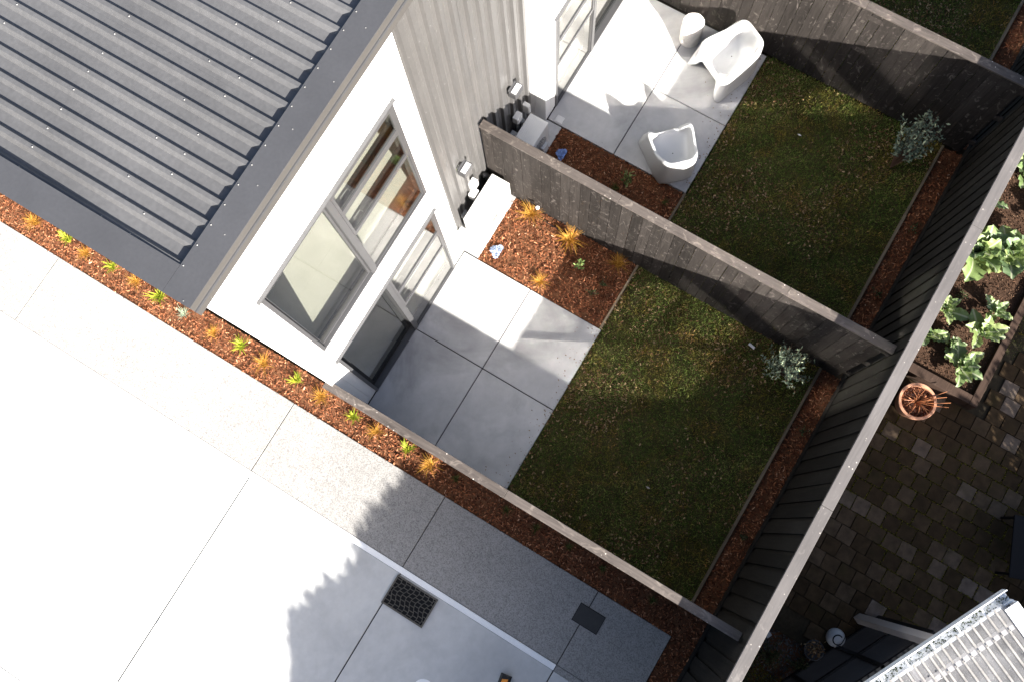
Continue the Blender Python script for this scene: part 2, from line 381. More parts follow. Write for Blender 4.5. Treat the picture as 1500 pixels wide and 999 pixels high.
def slabs(name, matname, rects, th=0.1, top=0.0, base_rect=None):
    p = setting(name)
    if base_rect: 
        b = flat('joint_bed', 'joint', *base_rect, -0.03, p)
    for r in rects:
        x0, x1, y0, y1 = r[:4]
        MB().box(x0, x1, y0, y1, top - th, top).build('slab', matname, p, bevel=0.004, seg=1)
    return p
G = 0.006
def cuts(a, b, cs, g=G):
    e = [a] + list(cs) + [b]; return [(e[i] + (g if i else 0), e[i + 1] - (g if i < len(e) - 2 else 0)) for i in range(len(e) - 1)]
slabs('driveway', 'drive', [(x0, x1, y0, y1) for x0, x1 in cuts(1.434, 9.0, [4.92], .003) for y0, y1 in cuts(-9.5, 4.65, [-4.63, -0.79, 1.48, 3.65], .0075)], base_rect=(1.40, 9.0, -9.5, 4.64))
slabs('footpath', 'path', [(0.363, 1.352, y0, y1) for y0, y1 in cuts(-9.5, 4.65, [-4.63, -0.817, 1.461, 3.65], .005)], base_rect=(0.38, 1.40, -9.5, 4.64))
kb = MB().box(1.358, 1.430, -0.79, 3.645, -0.1, 0.006).build('kerb_strip', 'paint'); kb['kind'] = 'structure'
kb2 = MB().box(1.358, 1.430, -9.5, -0.80, -0.1, -0.001).build('kerb_strip', 'drive'); kb2['kind'] = 'structure'
kb3 = MB().box(1.358, 1.430, 3.655, 4.65, -0.1, -0.001).build('kerb_strip', 'path'); kb3['kind'] = 'structure'
ln = MB().box(3.415, 3.505, -0.77, 4.6, 0.003, 0.006).build('parking_line', 'paint'); ln['kind'] = 'structure'
mk = MB()
mk.add([(2.42 + .115 * math.cos(t) * (1 if abs(math.cos(t)) < .8 else 1), 2.44 + .13 * math.sin(t), z) for z in (0.003, 0.006) for t in [2 * math.pi * k / 24 for k in range(24)]],
       [tuple(range(24, 48))] + [(k, (k + 1) % 24, 24 + (k + 1) % 24, 24 + k) for k in range(24)])
mk = mk.build('painted_mark', 'paint'); mk['kind'] = 'structure'

# patios
slabs('patio', 'patio', [(x0, x1, y0, y1) for x0, x1 in cuts(-2.44, -0.035, [-1.248]) for y0, y1 in cuts(0.012, 2.067, [1.019])] + [(-3.43, -2.46, -0.215, 0.208)], base_rect=(-2.43, -0.04, 0.02, 2.05))
slabs('rear_patio', 'patio', [(x0, x1, y0, y1) for x0, x1 in cuts(-6.82, -4.585, [-5.665]) for y0, y1 in cuts(0.012, 2.10, [1.02])] + [(-4.565, -3.55, -0.215, 0.232)], base_rect=(-6.81, -4.595, 0.02, 2.08))
# little raised access lid on the rear patio
tag(MB().box(-4.70, -4.60, 0.10, 0.21, 0.0, 0.012).build('access_lid', 'hp', None, bevel=0.006), 'small pale square access lid on the far patio by the white corner', 'lid')

# lawns ------------------------------------------------------------
def lawn(name, x0, x1, y0, y1, dens=8500, rag=0.05, seed=1):
    rng = np.random.default_rng(seed)
    p = flat(name, 'lawnsoil', x0, x1, y0, y1, -0.02); p['kind'] = 'structure'
    n = int((x1 - x0) * (y1 - y0) * dens)
    P = np.stack([rng.uniform(x0 - .02, x1 + .02, n), rng.uniform(y0 - rag, y1 + .01, n), np.full(n, -0.02)], 1)
    keep = P[:, 1] > y0 - rag * (0.5 + 0.5 * np.sin(P[:, 0] * 23) * np.sin(P[:, 0] * 7.3 + 1)); P = P[keep]; n = len(P)
    a = rng.uniform(0, 2 * np.pi, n); h = rng.uniform(.015, .042, n); lean = rng.uniform(0.2, 1.3, n); b = rng.uniform(0, 2 * np.pi, n)
    wv = np.stack([np.cos(a), np.sin(a), np.zeros(n)], 1) * rng.uniform(.0025, .006, n)[:, None]
    tip = P + np.stack([np.cos(b) * lean * h, np.sin(b) * lean * h, h], 1)
    V = np.stack([P - wv, P + wv, tip], 1).reshape(-1, 3); F = np.arange(n * 3).reshape(-1, 3)
    patch = 0.5 + 0.22 * np.sin(P[:, 0] * 3.1 + seed) * np.sin(P[:, 1] * 2.7 + 2) + 0.15 * np.sin(P[:, 0] * 9 + P[:, 1] * 7)
    t = np.clip(patch * .5 + rng.normal(0.15, .28, n), 0, 1)
    tri_cloud('grass', 'grass', V, F, t, p)
    m = int((x1 - x0) * (y1 - y0) * 800)
    C = np.stack([rng.uniform(x0, x1, m), rng.uniform(y0, y1, m), rng.uniform(.004, .025, m)], 1)
    dn = np.sin(C[:, 0] * 4.3 + seed * 2) + np.sin(C[:, 1] * 5.1 + 1) + np.sin((C[:, 0] + C[:, 1]) * 2.3)
    edge = np.exp(-(C[:, 1] - y0) / 0.12)
    keep = rng.uniform(0, 1, m) < np.clip(0.25 + 0.42 * dn, .06, 1) + edge; C = C[keep]; m = len(C)
    a = rng.uniform(0, 2 * np.pi, m); s = rng.uniform(.004, .016, m); q = rng.uniform(.25, .55, m)
    A = np.stack([np.cos(a), np.sin(a), rng.uniform(-.5, .5, m)], 1) * s[:, None]
    B = np.stack([-np.sin(a), np.cos(a), rng.uniform(-.6, .6, m)], 1) * (s * q)[:, None]
    V, F = quads(C, A, B); tri_cloud('fallen_leaves', 'litter', V, F, rng.uniform(0, 1, m), p)
    return p
lawn('lawn', -3.415, -0.03, 2.07, 4.655, seed=1)
lawn('rear_lawn', -6.83, -3.53, 2.12, 4.655, seed=2)
lawn('far_lawn', -10.2, -6.93, 1.6, 4.655, dens=6500, seed=3)

def patio_litter(name, x0, x1, y0, y1, n, seed):
    rng = np.random.default_rng(seed); C = np.stack([rng.uniform(x0, x1, n), y1 - np.abs(rng.normal(0, (y1 - y0) * .3, n)), np.full(n, .006)], 1)
    a = rng.uniform(0, 6.28, n); s = rng.uniform(.002, .011, n) ** 1
    V, F = quads(C, np.stack([np.cos(a), np.sin(a), rng.uniform(0, .3, n)], 1) * s[:, None], np.stack([-np.sin(a), np.cos(a), rng.uniform(0, .3, n)], 1) * (s * .5)[:, None])
    tri_cloud(name, 'litter', V, F, rng.uniform(.2, .9, n), None)
patio_litter('leaf_litter', -2.40, -.1, 1.55, 2.06, 80, 71)
patio_litter('leaf_litter', -6.75, -4.65, 1.6, 2.09, 90, 72)
# mulch ------------------------------------------------------------
def mulch(name, rects, z=-0.03, dens=2600, seed=5, mat='mulch'):
    rng = np.random.default_rng(seed); p = None
    mb = MB()
    for x0, x1, y0, y1 in rects: mb.add([(x0, y0, z), (x1, y0, z), (x1, y1, z), (x0, y1, z)], [(0, 1, 2, 3)])
    p = mb.build(name, 'soil'); p['kind'] = 'structure'
    Vs = []; n0 = 0; Ps = []
    for x0, x1, y0, y1 in rects:
        n = int((x1 - x0) * (y1 - y0) * dens)
        Ps.append(np.stack([rng.uniform(x0, x1, n), rng.uniform(y0, y1, n), z + rng.uniform(.002, .035, n)], 1))
    P = np.concatenate(Ps); n = len(P)
    a = rng.uniform(0, np.pi, n); ln_ = rng.uniform(.007, .026, n) * rng.uniform(.6, 1.1, n); wd = rng.uniform(.0025, .006, n)
    A = np.stack([np.cos(a), np.sin(a), rng.normal(0, .35, n)], 1) * ln_[:, None]
    B = np.stack([-np.sin(a), np.cos(a), rng.normal(0, .6, n)], 1) * wd[:, None]
    V, F = quads(P, A, B)
    tri_cloud('bark_chips' if mat == 'mulch' else 'stones', mat, V, F, np.clip(rng.beta(2, 2.6, n), 0, 1), p)
    return p
mulch('side_garden_bed', [(-0.05, 0.362, -9.5, 0.02), (0.0, 0.362, 0.02, 4.98), (0.36, 1.9, 4.66, 4.98)], seed=5)
mulch('patio_garden_bed', [(-3.42, -2.45, 0.208, 2.03)], seed=6)
mulch('rear_patio_bed', [(-4.575, -3.53, 0.232, 2.08)], seed=7)
mulch('back_garden_bed', [(-3.42, -0.02, 4.70, 4.98)], seed=8)
mulch('rear_back_bed', [(-6.83, -3.53, 4.70, 4.98)], seed=9)
mulch('far_back_bed', [(-10.2, -6.93, 4.70, 4.98)], seed=10, dens=1500)

# timber edging
def edging(label, x0, x1, y0, y1, n, ax):
    t = thing('timber_edging', label, 'garden edging', (0, 0, 0), 0, 'timber edging round the lawns')
    for i in range(n):
        a = i / n; b = (i + 1) / n
        if ax == 'x': MB().box(x0 + (x1 - x0) * a + .002, x0 + (x1 - x0) * b - .002, y0 + random.uniform(-.003, .003), y1 + random.uniform(-.003, .003), -.08, 0.012 + random.uniform(-.006, .004)).build('edging_board', 'edge', t)
    return t
edging('pale timber edging between the near lawn and its back mulch bed', -3.42, -0.03, 4.657, 4.690, 3, 'x')
edging('timber edging between the middle lawn and its back mulch bed', -6.83, -3.53, 4.657, 4.690, 3, 'x')
edging('timber edging at the back of the top right lawn', -10.2, -6.93, 4.657, 4.690, 3, 'x')
edging('short timber edging between the near bark bed and the near lawn', -3.42, -2.45, 2.034, 2.066, 1, 'x')
edging('short timber edging between the dark bark bed and the middle lawn', -4.575, -3.53, 2.084, 2.116, 1, 'x')

# ================================================================== FENCES
def cap_board(parent, x0, x1, y0, y1, z, mat, th=0.025):
    o = MB().box(x0, x1, y0, y1, z - th, z).build('cap_board', mat, parent, bevel=0.003, seg=1)
    return o
def side_fence(x, label, y0=-0.19, y1=4.958, H=1.8, bw=0.1335, capw=0.1, start=0.12, capmat='cap', joints=(2.4,), capoff=0.02):
    """boundary fence along y: palings on the +x face, rails and posts behind, capping on top"""
    t = thing('timber_fence', label, 'fence', (x, y0, 0), 0, 'timber fences between the gardens')
    me = MB().box(0, 0.019, 0.0022, bw - 0.0022, -0.02, H - 0.026).mesh('paling'); me.materials.append(MT['board'])
    n = int((y1 - y0) / bw)
    for i in range(n):
        o = bpy.data.objects.new('paling', me); link(o, t)
        o.location = (-0.02 + random.uniform(-.002, .002), i * bw, 0); o.rotation_euler = (random.uniform(-.002, .002), random.uniform(-.0015, .0015), 0)
    for z in (0.25, 0.95, 1.6): MB().box(-0.034, -0.0035, 0.0, y1 - y0, z, z + 0.09).build('rail', 'board', t)
    for k in range(4):
        yy = 0.1 + k * (y1 - y0 - .2) / 3; MB().box(-0.073, -0.036, yy - .045, yy + .045, -0.1, H - .027).build('post', 'board', t)
    edges = [0] + [j - y0 for j in joints] + [y1 - y0]
    for a, b in zip(edges, edges[1:]):
        cap_board(t, capoff - capw, capoff, a + .0015, b - .0015, H, capmat)
    return t
side_fence(-0.02, 'near timber fence between the driveway bed and the near lawn, its end in blue shade', y0=-0.09, capw=0.098, joints=(2.2,))
side_fence(-3.42, 'middle timber fence dividing the two gardens, starting at the grey cladding', capw=0.106, joints=(1.62, 3.7))
side_fence(-6.86, 'far timber fence behind the pale stool and armchair', capw=0.110, joints=(2.9,), y0=-0.2)

def back_fence():
    H = 2.2; y = 4.975; x0, x1 = -11.0, 9.0
    t = thing('tall_back_fence', 'tall dark paling fence with wide grey capping running behind all the gardens', 'fence', (x0, y, 0))
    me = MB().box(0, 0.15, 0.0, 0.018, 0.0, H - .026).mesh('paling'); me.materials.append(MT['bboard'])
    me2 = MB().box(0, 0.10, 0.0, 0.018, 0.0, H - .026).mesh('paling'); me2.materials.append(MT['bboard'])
    n = int((x1 - x0) / 0.2)
    for i in range(n):
        o = bpy.data.objects.new('paling', me); link(o, t); o.location = (i * .2 + .003, 0, 0); o.rotation_euler = (0, random.uniform(-.002, .002), 0)
        o = bpy.data.objects.new('paling', me2); link(o, t); o.location = (i * .2 + .128, 0.022, 0)
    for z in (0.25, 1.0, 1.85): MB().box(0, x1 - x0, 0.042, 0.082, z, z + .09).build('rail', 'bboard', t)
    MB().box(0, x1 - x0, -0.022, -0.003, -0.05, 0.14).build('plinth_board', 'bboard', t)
    for a, b in ((0, 2.9), (2.9, 6.1), (6.1, 9.437), (9.437, 12.2), (12.2, 16.0), (16.0, x1 - x0)):
        cap_board(t, a + .0015, b - .0015, -0.027, 0.098, H, 'capx', 0.035)
    return t
back_fence()

# ================================================================== HOUSES
def split_cells(x0, x1, step, openings, z0, z1):
    """board columns with openings cut out -> (xa, xb, za, zb)"""
    xs = sorted(set([round(x0 + step * i, 4) for i in range(int((x1 - x0) / step) + 1)] + [x1] + [v for o in openings for v in o[:2] if x0 < v < x1]))
    out = []
    for a, b in zip(xs, xs[1:]):
        if b - a < .004: continue
        cov = sorted([(o[2], o[3]) for o in openings if o[0] <= a + 1e-4 and b - 1e-4 <= o[1]])
        z = z0
        for p, q in cov:
            if p > z: out.append((a, b, z, p))
            z = q
        if z < z1: out.append((a, b, z, z1))
    return out
ZT = 5.52
def joinery(house, name, xl, xr, z0, z1, xm, open_side, rows, door):
    """xl > xr in world (xl nearest the near fence). open_side: True when the big pane is on the +x side."""
    w_ = thing if False else None
    f = MB(); fw = 0.036; y1 = 0.022; y0 = -0.10
    a, b = min(xl, xr), max(xl, xr)
    f.box(a, b, y0, y1, z1 - fw, z1); f.box(a, b, y0, y1, z0, z0 + (0.03 if door else fw))
    f.box(a, a + fw, y0, y1 - .001, z0 + .031, z1 - fw - .001); f.box(b - fw, b, y0, y1 - .001, z0 + .031, z1 - fw - .001)
    f.box(xm - .032, xm + .032, y0, y1 + .004, z0 + .002, z1 - .002)
    win = f.build(name, 'alu', house)
    # head flashing, slightly proud of the wall
    MB().box(a - .03, b + .03, -.01, y1 + .012, z1 + .001, z1 + .012).build('head_flashing', 'alu', win)
    big = (xm + .035, b - fw) if open_side else (a + fw, xm - .035)
    sml = (a + fw, xm - .035) if open_side else (xm + .035, b - fw)
    yb = -0.075 if door else -0.03
    # big pane in its own sash
    s = MB(); sw = 0.05 if door else 0.022; zz0 = z0 + .032 + (0 if door else .014); zz1 = z1 - fw - .002
    s.box(big[0] + .001, big[1] - .001, yb - .018, yb + .018, zz0, zz0 + (.09 if door else sw)); s.box(big[0] + .001, big[1] - .001, yb - .018, yb + .018, zz1 - sw, zz1)
    s.box(big[0] + .001, big[0] + sw, yb - .0175, yb + .0175, zz0, zz1); s.box(big[1] - sw, big[1] - .001, yb - .0175, yb + .0175, zz0, zz1)
    s.build('sliding_sash' if door else 'fixed_sash', 'aludark' if door else 'alu', win)
    MB().box(big[0] + sw - .004, big[1] - sw + .004, yb - .004, yb + .004, zz0 + .01, zz1 - .01).build('pane', 'glass', win)
    # three panes one above another
    ys = -0.005
    zs = [z0 + .032 + (0 if door else .014)] + rows + [z1 - fw - .002]
    for i in range(3):
        q0, q1 = zs[i] + (0.014 if i else 0), zs[i + 1] - (0.014 if i < 2 else 0)
        awn = i > 0; yy = ys + (0.0 if not awn else 0.012)
        s = MB(); sw = 0.03 if awn else 0.014
        s.box(sml[0] + .002, sml[1] - .002, yy - .015, yy + .015, q0, q0 + sw); s.box(sml[0] + .002, sml[1] - .002, yy - .015, yy + .015, q1 - sw, q1)
        s.box(sml[0] + .002, sml[0] + sw, yy - .0145, yy + .0145, q0, q1); s.box(sml[1] - sw, sml[1] - .002, yy - .0145, yy + .0145, q0, q1)
        s.build('sash', 'alu', win)
        MB().box(sml[0] + sw - .004, sml[1] - sw + .004, yy - .004, yy + .004, q0 + .006, q1 - .006).build('pane', 'glass', win)
        if awn:
            hx = (sml[0] + sml[1]) / 2 + (0.28 if open_side else -.28)
            MB().tube([(hx - .05, yy - .03, q0 + .035), (hx - .05, yy - .06, q0 + .04), (hx + .04, yy - .065, q0 + .042), (hx + .05, yy - .06, q0 + .04)], .006, 5).build('window_stay', 'screw', win)
    for r in rows: MB().box(sml[0], sml[1], y0 + .002, 0.022, r - .013, r + .013).build('transom', 'alu', win)
    return win

def house(label, s, ox, roof_x0, roof_x1, first):
    """s=+1 near house (x decreases away from fence 0); s=-1 its mirror image. ox: local x=0 in the world"""
    h = thing('terraced_house', label, 'house', (0, 0, 0), 0, 'attached two storey terraced houses')
    X = lambda v: ox + s * v                                     # local v is negative going into the plot
    R = lambda a, b: (min(X(a), X(b)), max(X(a), X(b)))
    dl, dr, dm = -0.312, -2.205, -1.262
    ops = [(*R(dl, dr), -0.2, 2.18), (*R(dl, dr), 2.754, 4.772)]
    wx0, wx1 = R(-0.065, -2.45)
    wall = MB().box(wx0 + .003, wx1 - .003, -0.105, -0.022, 2.21, 2.72)
    wall.box(wx0 + .003, wx1 - .003, -0.105, -0.022, 4.81, ZT)
    for a, b in (R(-.068, dl + .002), R(dr - .002, -2.447)): wall.box(a, b, -0.104, -0.023, -.1, ZT - .001)
    wall = wall.build('front_wall', 'white', h)
    for a, b, z0, z1 in split_cells(wx0, wx1, 0.1505, ops, 0.01, ZT):
        MB().box(a + .0022, b - .0022, -0.020, 0.0, z0, z1).build('weatherboard', 'white', wall)
    # side walls
    sx = X(-0.065)
    MB().box(*sorted((sx - s * .02, sx - s * .12)), -6.5, -0.107, -.1, ZT).build('side_wall', 'white', h)
    rx = X(-2.45)
    ret = MB().box(*sorted((rx + s * .02, rx + s * .1)), -0.22, -0.107, -.1, ZT).build('return_wall', 'white', h)
    for y0, y1 in ((-.0, -.05), (-.0545, -.15), (-.1545, -.235)):
        MB().box(*sorted((rx, rx + s * .018)), y0 - .002 if y0 else -.0005 - .021, y1, 0.01, ZT - .004).build('weatherboard', 'white', ret)
    # ribbed steel cladding in the recess, four sheets
    cy = -0.225; c0, c1 = R(-2.452, -3.46 if first else -3.5325)
    c0, c1 = (c0, c1)
    xs = []; pitch = 0.168; k = 0; edges = []
    nrib = 6; w_s = (c1 - c0) / 2
    for j in range(2):
        sa, sb = c0 + j * w_s, c0 + (j + 1) * w_s
        prof = [(sa, 0)]
        for i in range(3):
            cx = sa + (i + .5) * pitch; prof += [(cx - .032, 0), (cx - .018, .036), (cx + .018, .036), (cx + .032, 0)]
            prof += [(cx + .07, 0), (cx + .074, .004), (cx + .080, .004), (cx + .084, 0)]
        prof = [p for p in prof if p[0] < sb - .001] + [(sb, 0)]
        m = MB(); vs = []
        for (x, d) in prof: vs += [(x, cy + d + j * .0008, 0.05), (x, cy + d + j * .0008, ZT + .1)]
        m.add(vs, [(2 * i, 2 * i + 1, 2 * i + 3, 2 * i + 2)[::-1] for i in range(len(prof) - 1)])
        o = m.build('cladding_sheet', 'clad', h)
        so_ = o.modifiers.new('s', 'SOLIDIFY'); so_.thickness = .0012; so_.offset = 1
    scr = MB()
    for z in [0.3 + .62 * q for q in range(9)]:
        for i in range(6): scr.lathe([(0.0, 0), (.006, 0), (.006, .004), (.0, .005)], 6, (0, 0, 0))
    scr = MB()
    for z in [0.3 + 1.05 * q for q in range(6)]:
        for i in range(6):
            cx = c0 + (i % 3 + .5) * pitch + (i // 3) * w_s; scr.box(cx - .004, cx + .004, cy + .037, cy + .040, z - .004, z + .004)
    so2 = scr.build('screws', 'screw', h); so2['kind'] = 'stuff'
    MB().box(c0, c1, -.5, cy - .012, -.1, ZT).build('recess_wall', 'room', h)
    # joinery
    dn = joinery(h, 'sliding_door', X(dl), X(dr), 0.0, 2.18, X(dm), s > 0, [1.075, 1.60], True)
    up = joinery(h, 'window', X(dl), X(dr), 2.754, 4.772, X(-1.245), s > 0, [3.81, 4.33], False)
    # rooms behind the glass
    rm = MB(); a, b = R(-.17, -3.40)
    rm.box(a, b, -4.6, -4.5, -.05, ZT); rm.box(a, b, -4.5, -.52, 2.35, 2.62); rm.box(a, b, -4.5, -.52, ZT - .1, ZT - .002)
    c, d = R(-.17, -2.44)
    rm.box(c, d, -.519, -.12, 2.35, 2.62); rm.box(c, d, -.519, -.12, ZT - .1, ZT - .002)
    rm.box(a - .0, a + .06, -4.5, -.52, -.05, 2.34); rm.box(b - .06, b - .0, -4.5, -.52, -.05, 2.34)
    rm.box(a, a + .06, -4.5, -.52, 2.63, ZT - .11); rm.box(b - .06, b, -4.5, -.52, 2.63, ZT - .11)
    rm.build('inner_walls', 'room', h)
    MB().box(a, b, -4.5, -.521, -.05, 0.0).box(c, d, -.520, -.12, -.05, 0.0).build('floor', 'carpet', h); MB().box(a, b, -4.5, -.521, 2.622, 2.70).box(c, d, -.520, -.12, 2.622, 2.70).build('upper_floor', 'carpet', h)
    # roof
    r = bpy.data.objects.new('roof', None); link(r, h)
    zp = 5.705; pitch = 0.1635; ra, rb = roof_x0, roof_x1
    nsh = max(1, round((rb - ra - .2) / (pitch * 4)))
    x = rb - (0.2 if first else 0.0) + .02
    first_rib = -0.215 if first else ra + .0
    ribs = [(-0.215 - pitch * i) for i in range(0, 60) if ra < -0.215 - pitch * i < rb - .05]
    for j in range(0, len(ribs), 4):
        grp = ribs[j:j + 4]; m = MB(); pr = []
        hi = grp[0] + (pitch / 2 if j else .05); lo = grp[-1] - pitch / 2
        pr.append((hi, 0))
        for cx in grp:
            pr += [(cx + .048, 0.0), (cx + .018, .031), (cx - .014, .031), (cx - .030, 0.0)]
        pr.append((lo, 0)); vs = []
        for (xx, d) in pr:
            vs += [(xx, -6.4, zp + d - .10 + (j % 8) * .0002), (xx, -0.165, zp + d + (j % 8) * .0002)]
        m.add(vs, [(2 * i, 2 * i + 1, 2 * i + 3, 2 * i + 2) for i in range(len(pr) - 1)])
        o = m.build('roof_sheet', 'roof', r); q = o.modifiers.new('s', 'SOLIDIFY'); q.thickness = .0012; q.offset = -1
    sc = MB()
    for i, cx in enumerate(ribs):
        for yy in (-.62, -.865, -1.585, -2.35, -3.1, -3.9, -4.7, -5.5):
            if (yy == -.865 and i % 2 == 1) or (yy == -.62 and i % 2 == 0 and i % 4): continue
            zz = zp + .031 + (yy + .165) / 6.235 * .10
            sc.lathe([(.006, 0.001), (.006, .004), (.003, .007), (.0005, .0075)], 7, (cx + .001, yy + random.uniform(-.008, .008), zz))
    if sc.v: z_ = sc.build('screws', 'screw', r); z_['kind'] = 'stuff'
    fl = MB().box(ra, rb, -0.185, 0.040, 5.742, 5.750).build('barge_flashing', 'flash', r)
    sf = MB()
    for cx in ribs: sf.lathe([(.0055, .0), (.0055, .003), (.003, .005), (.0005, .0055)], 7, (cx, -.165, 5.750))
    for q in range(7): sf.lathe([(.005, .0), (.005, .003), (.0005, .0035)], 6, (rb - .1 - q * .42 + random.uniform(-.1, .1), -.04 + random.uniform(-.03, .03), 5.750))
    z_ = sf.build('flashing_screws', 'screw', fl); z_['kind'] = 'stuff'
    MB().box(ra, rb, 0.010, 0.030, 5.64, 5.741).build('fascia', 'fascia', r)
    MB().box(ra, rb, 0.010, 0.040, 5.615, 5.639).build('fascia_bead', 'flash', r)
    MB().box(ra, rb, 0.010, 0.027, 5.599, 5.614).build('fascia_bead', 'fascia', r)
    MB().box(ra, rb, 0.010, 0.022, 5.50, 5.598).build('fascia_lower', 'fascia', r)
    MB().box(ra, rb, -0.015, 0.009, 5.528, 5.741).build('fascia_packer', 'fascia', r)
    if first:
        MB().box(rb - .215, rb, -6.4, -0.187, 5.742, 5.7495).build('verge_flashing', 'flash', r)
        MB().box(rb - .02, rb + .0, -6.4, 0.009, 5.50, 5.741).build('verge_fascia', 'fascia', r)
    MB().box(ra, rb - .03, -6.4, -0.13, 5.56, 5.585).build('roof_deck', 'room', r)
    return h
house('near terraced house whose dark ribbed roof fills the top left', 1, 0.0, -3.461, 0.005, True)
house('farther terraced house with white corner and glazed door at the top edge', -1, -6.995, -6.93, -3.463, False)

# wall lights ---------------------------------------------------------
def wall_light(x, z, label):
    t = thing('wall_light', label, 'wall light', (x, -0.195, z), 0, 'box lights on the grey cladding')
    MB().box(-.075, .075, 0.0, 0.018, -0.075, 0.075).build('back_plate', 'alu', t, bevel=.003)
    b = MB().box(-.085, .085, 0.016, 0.115, -0.05, 0.06).build('lamp_housing', 'alu', t, bevel=.006)
    MB().box(-.070, .070, 0.040, 0.106, 0.061, 0.066).build('lens', 'plastic', t, bevel=.003)
    return t
wall_light(-2.975, 1.50, 'box wall light on the cladding nearer the white wall')
wall_light(-4.105, 1.50, 'box wall light on the cladding above the shaded heat pump')

# heat pumps -----------------------------------------------------------
def heat_pump(x0, x1, y0, y1, H, label, d):
    t = thing('heat_pump', label, 'heat pump', ((x0 + x1) / 2, y0, 0), 0, 'outdoor heat pump units')
    w2 = abs(x1 - x0) / 2; dp = y1 - y0
    MB().box(-w2, w2, 0, dp, 0.06, H - .012).build('casing', 'hp', t, bevel=.012, seg=3)
    m = MB().box(-w2 + .004, w2 - .004, .003, dp - .003, H - .0115, H)
    m.build('lid', 'hp', t, bevel=.006)
    rb = MB()
    for k in range(9): yy = .03 + k * (dp - .06) / 8; rb.box(-w2 + .03, w2 - .03, yy - .004, yy + .004, H, H + .003)
    rb.build('lid_ribs', 'hp', t)
    gr = MB()
    for r in (.05, .09, .13, .17, .205):
        gr.tube([(d * .06 + r * math.cos(a), dp + .014, .33 + r * math.sin(a)) for a in [2 * math.pi * k / 24 for k in range(25)]], .003, 4, False)
    for k in range(8): a = math.pi * k / 8; gr.tube([(d * .06 - .205 * math.cos(a), dp + .012, .33 - .205 * math.sin(a)), (d * .06 + .205 * math.cos(a), dp + .012, .33 + .205 * math.sin(a))], .003, 4)
    gr.build('fan_grille', 'grille', t)
    MB().lathe([(0.0, 0), (.215, 0), (.215, .004), (0, .004)], 32).build('fan_disc', 'hp', t).matrix_local = Matrix.Translation((d * .06, dp + .001, .33)) @ Matrix.Rotation(-math.pi / 2, 4, 'X')
    for sx in (-1, 1): MB().box(sx * w2 * .7 - .03, sx * w2 * .7 + .03, -.02, dp + .03, 0.002, .06).build('foot', 'hp', t)
    c = MB().box(d * w2 * .55 - .06, d * w2 * .55 + .06, dp + .001, dp + .05, .12, .26).build('pipe_cover', 'hp', t, bevel=.008)
    return t
heat_pump(-3.36, -2.66, -0.075, 0.185, 0.62, 'white heat pump in full sun at the end of the near patio', 1)
heat_pump(-4.30, -3.58, -0.075, 0.195, 0.62, 'white heat pump in the shade behind the middle fence', -1)
def wall_box(x, z, w_, h_, d, label, mat='hp', dome=False):
    t = thing('meter_box', label, 'meter box', (x, -0.195, z), 0, 'service boxes on the grey cladding')
    MB().box(-w_ / 2, w_ / 2, 0, d, -h_ / 2, h_ / 2).build('box_body', mat, t, bevel=.008)
    MB().box(-w_ / 2 + .01, w_ / 2 - .01, d + .0005, d + .008, -h_ / 2 + .01, h_ / 2 - .01).build('box_lid', mat, t, bevel=.003)
    MB().tube([(0, .02, -h_ / 2), (0, .02, -z + .0)], .012, 6).build('conduit', 'pipe', t)
    return t
wall_box(-3.07, 0.80, .11, .14, .08, 'white service box by the sunlit heat pump, upper')
wall_box(-3.03, 0.54, .12, .14, .09, 'white service box by the sunlit heat pump, lower')
wall_box(-2.80, 0.30, .10, .10, .05, 'small grey service box low behind the sunlit heat pump', 'pipe')
wall_box(-4.12, 0.72, .12, .13, .08, 'pale square service box left of the narrow one above the shaded heat pump')
wall_box(-4.33, 0.62, .06, .20, .09, 'narrow pale service box next to the white corner')
wall_box(-4.22, 0.42, .06, .07, .07, 'smallest pale service box in the middle of the shaded cluster')
wall_box(-3.98, 0.42, .12, .10, .09, 'pale service box partly behind the middle fence capping')
dp_ = thing('waste_pipe', 'dark curved waste pipe on the cladding where the middle fence begins', 'pipe', (-3.36, -.19, 0))
MB().tube([(0, .03, .02), (0, .03, .42), (0.02, .03, .50), (.05, .01, .53)], .032, 10).build('pipe_run', 'alu', dp_, smooth=True)
MB().box(-.045, .045, -.002, .01, .25, .28).build('pipe_bracket', 'black', dp_)
gt = thing('gully_trap', 'small pale gully fitting on the ground beside the shaded heat pump', 'drain', (-4.05, .215, 0))
MB().box(-.05, .05, -.045, .045, 0, .05).build('surround', 'hp', gt, bevel=.008)
MB().box(-.03, .03, -.025, .025, .051, .056).build('grate', 'grille', gt)

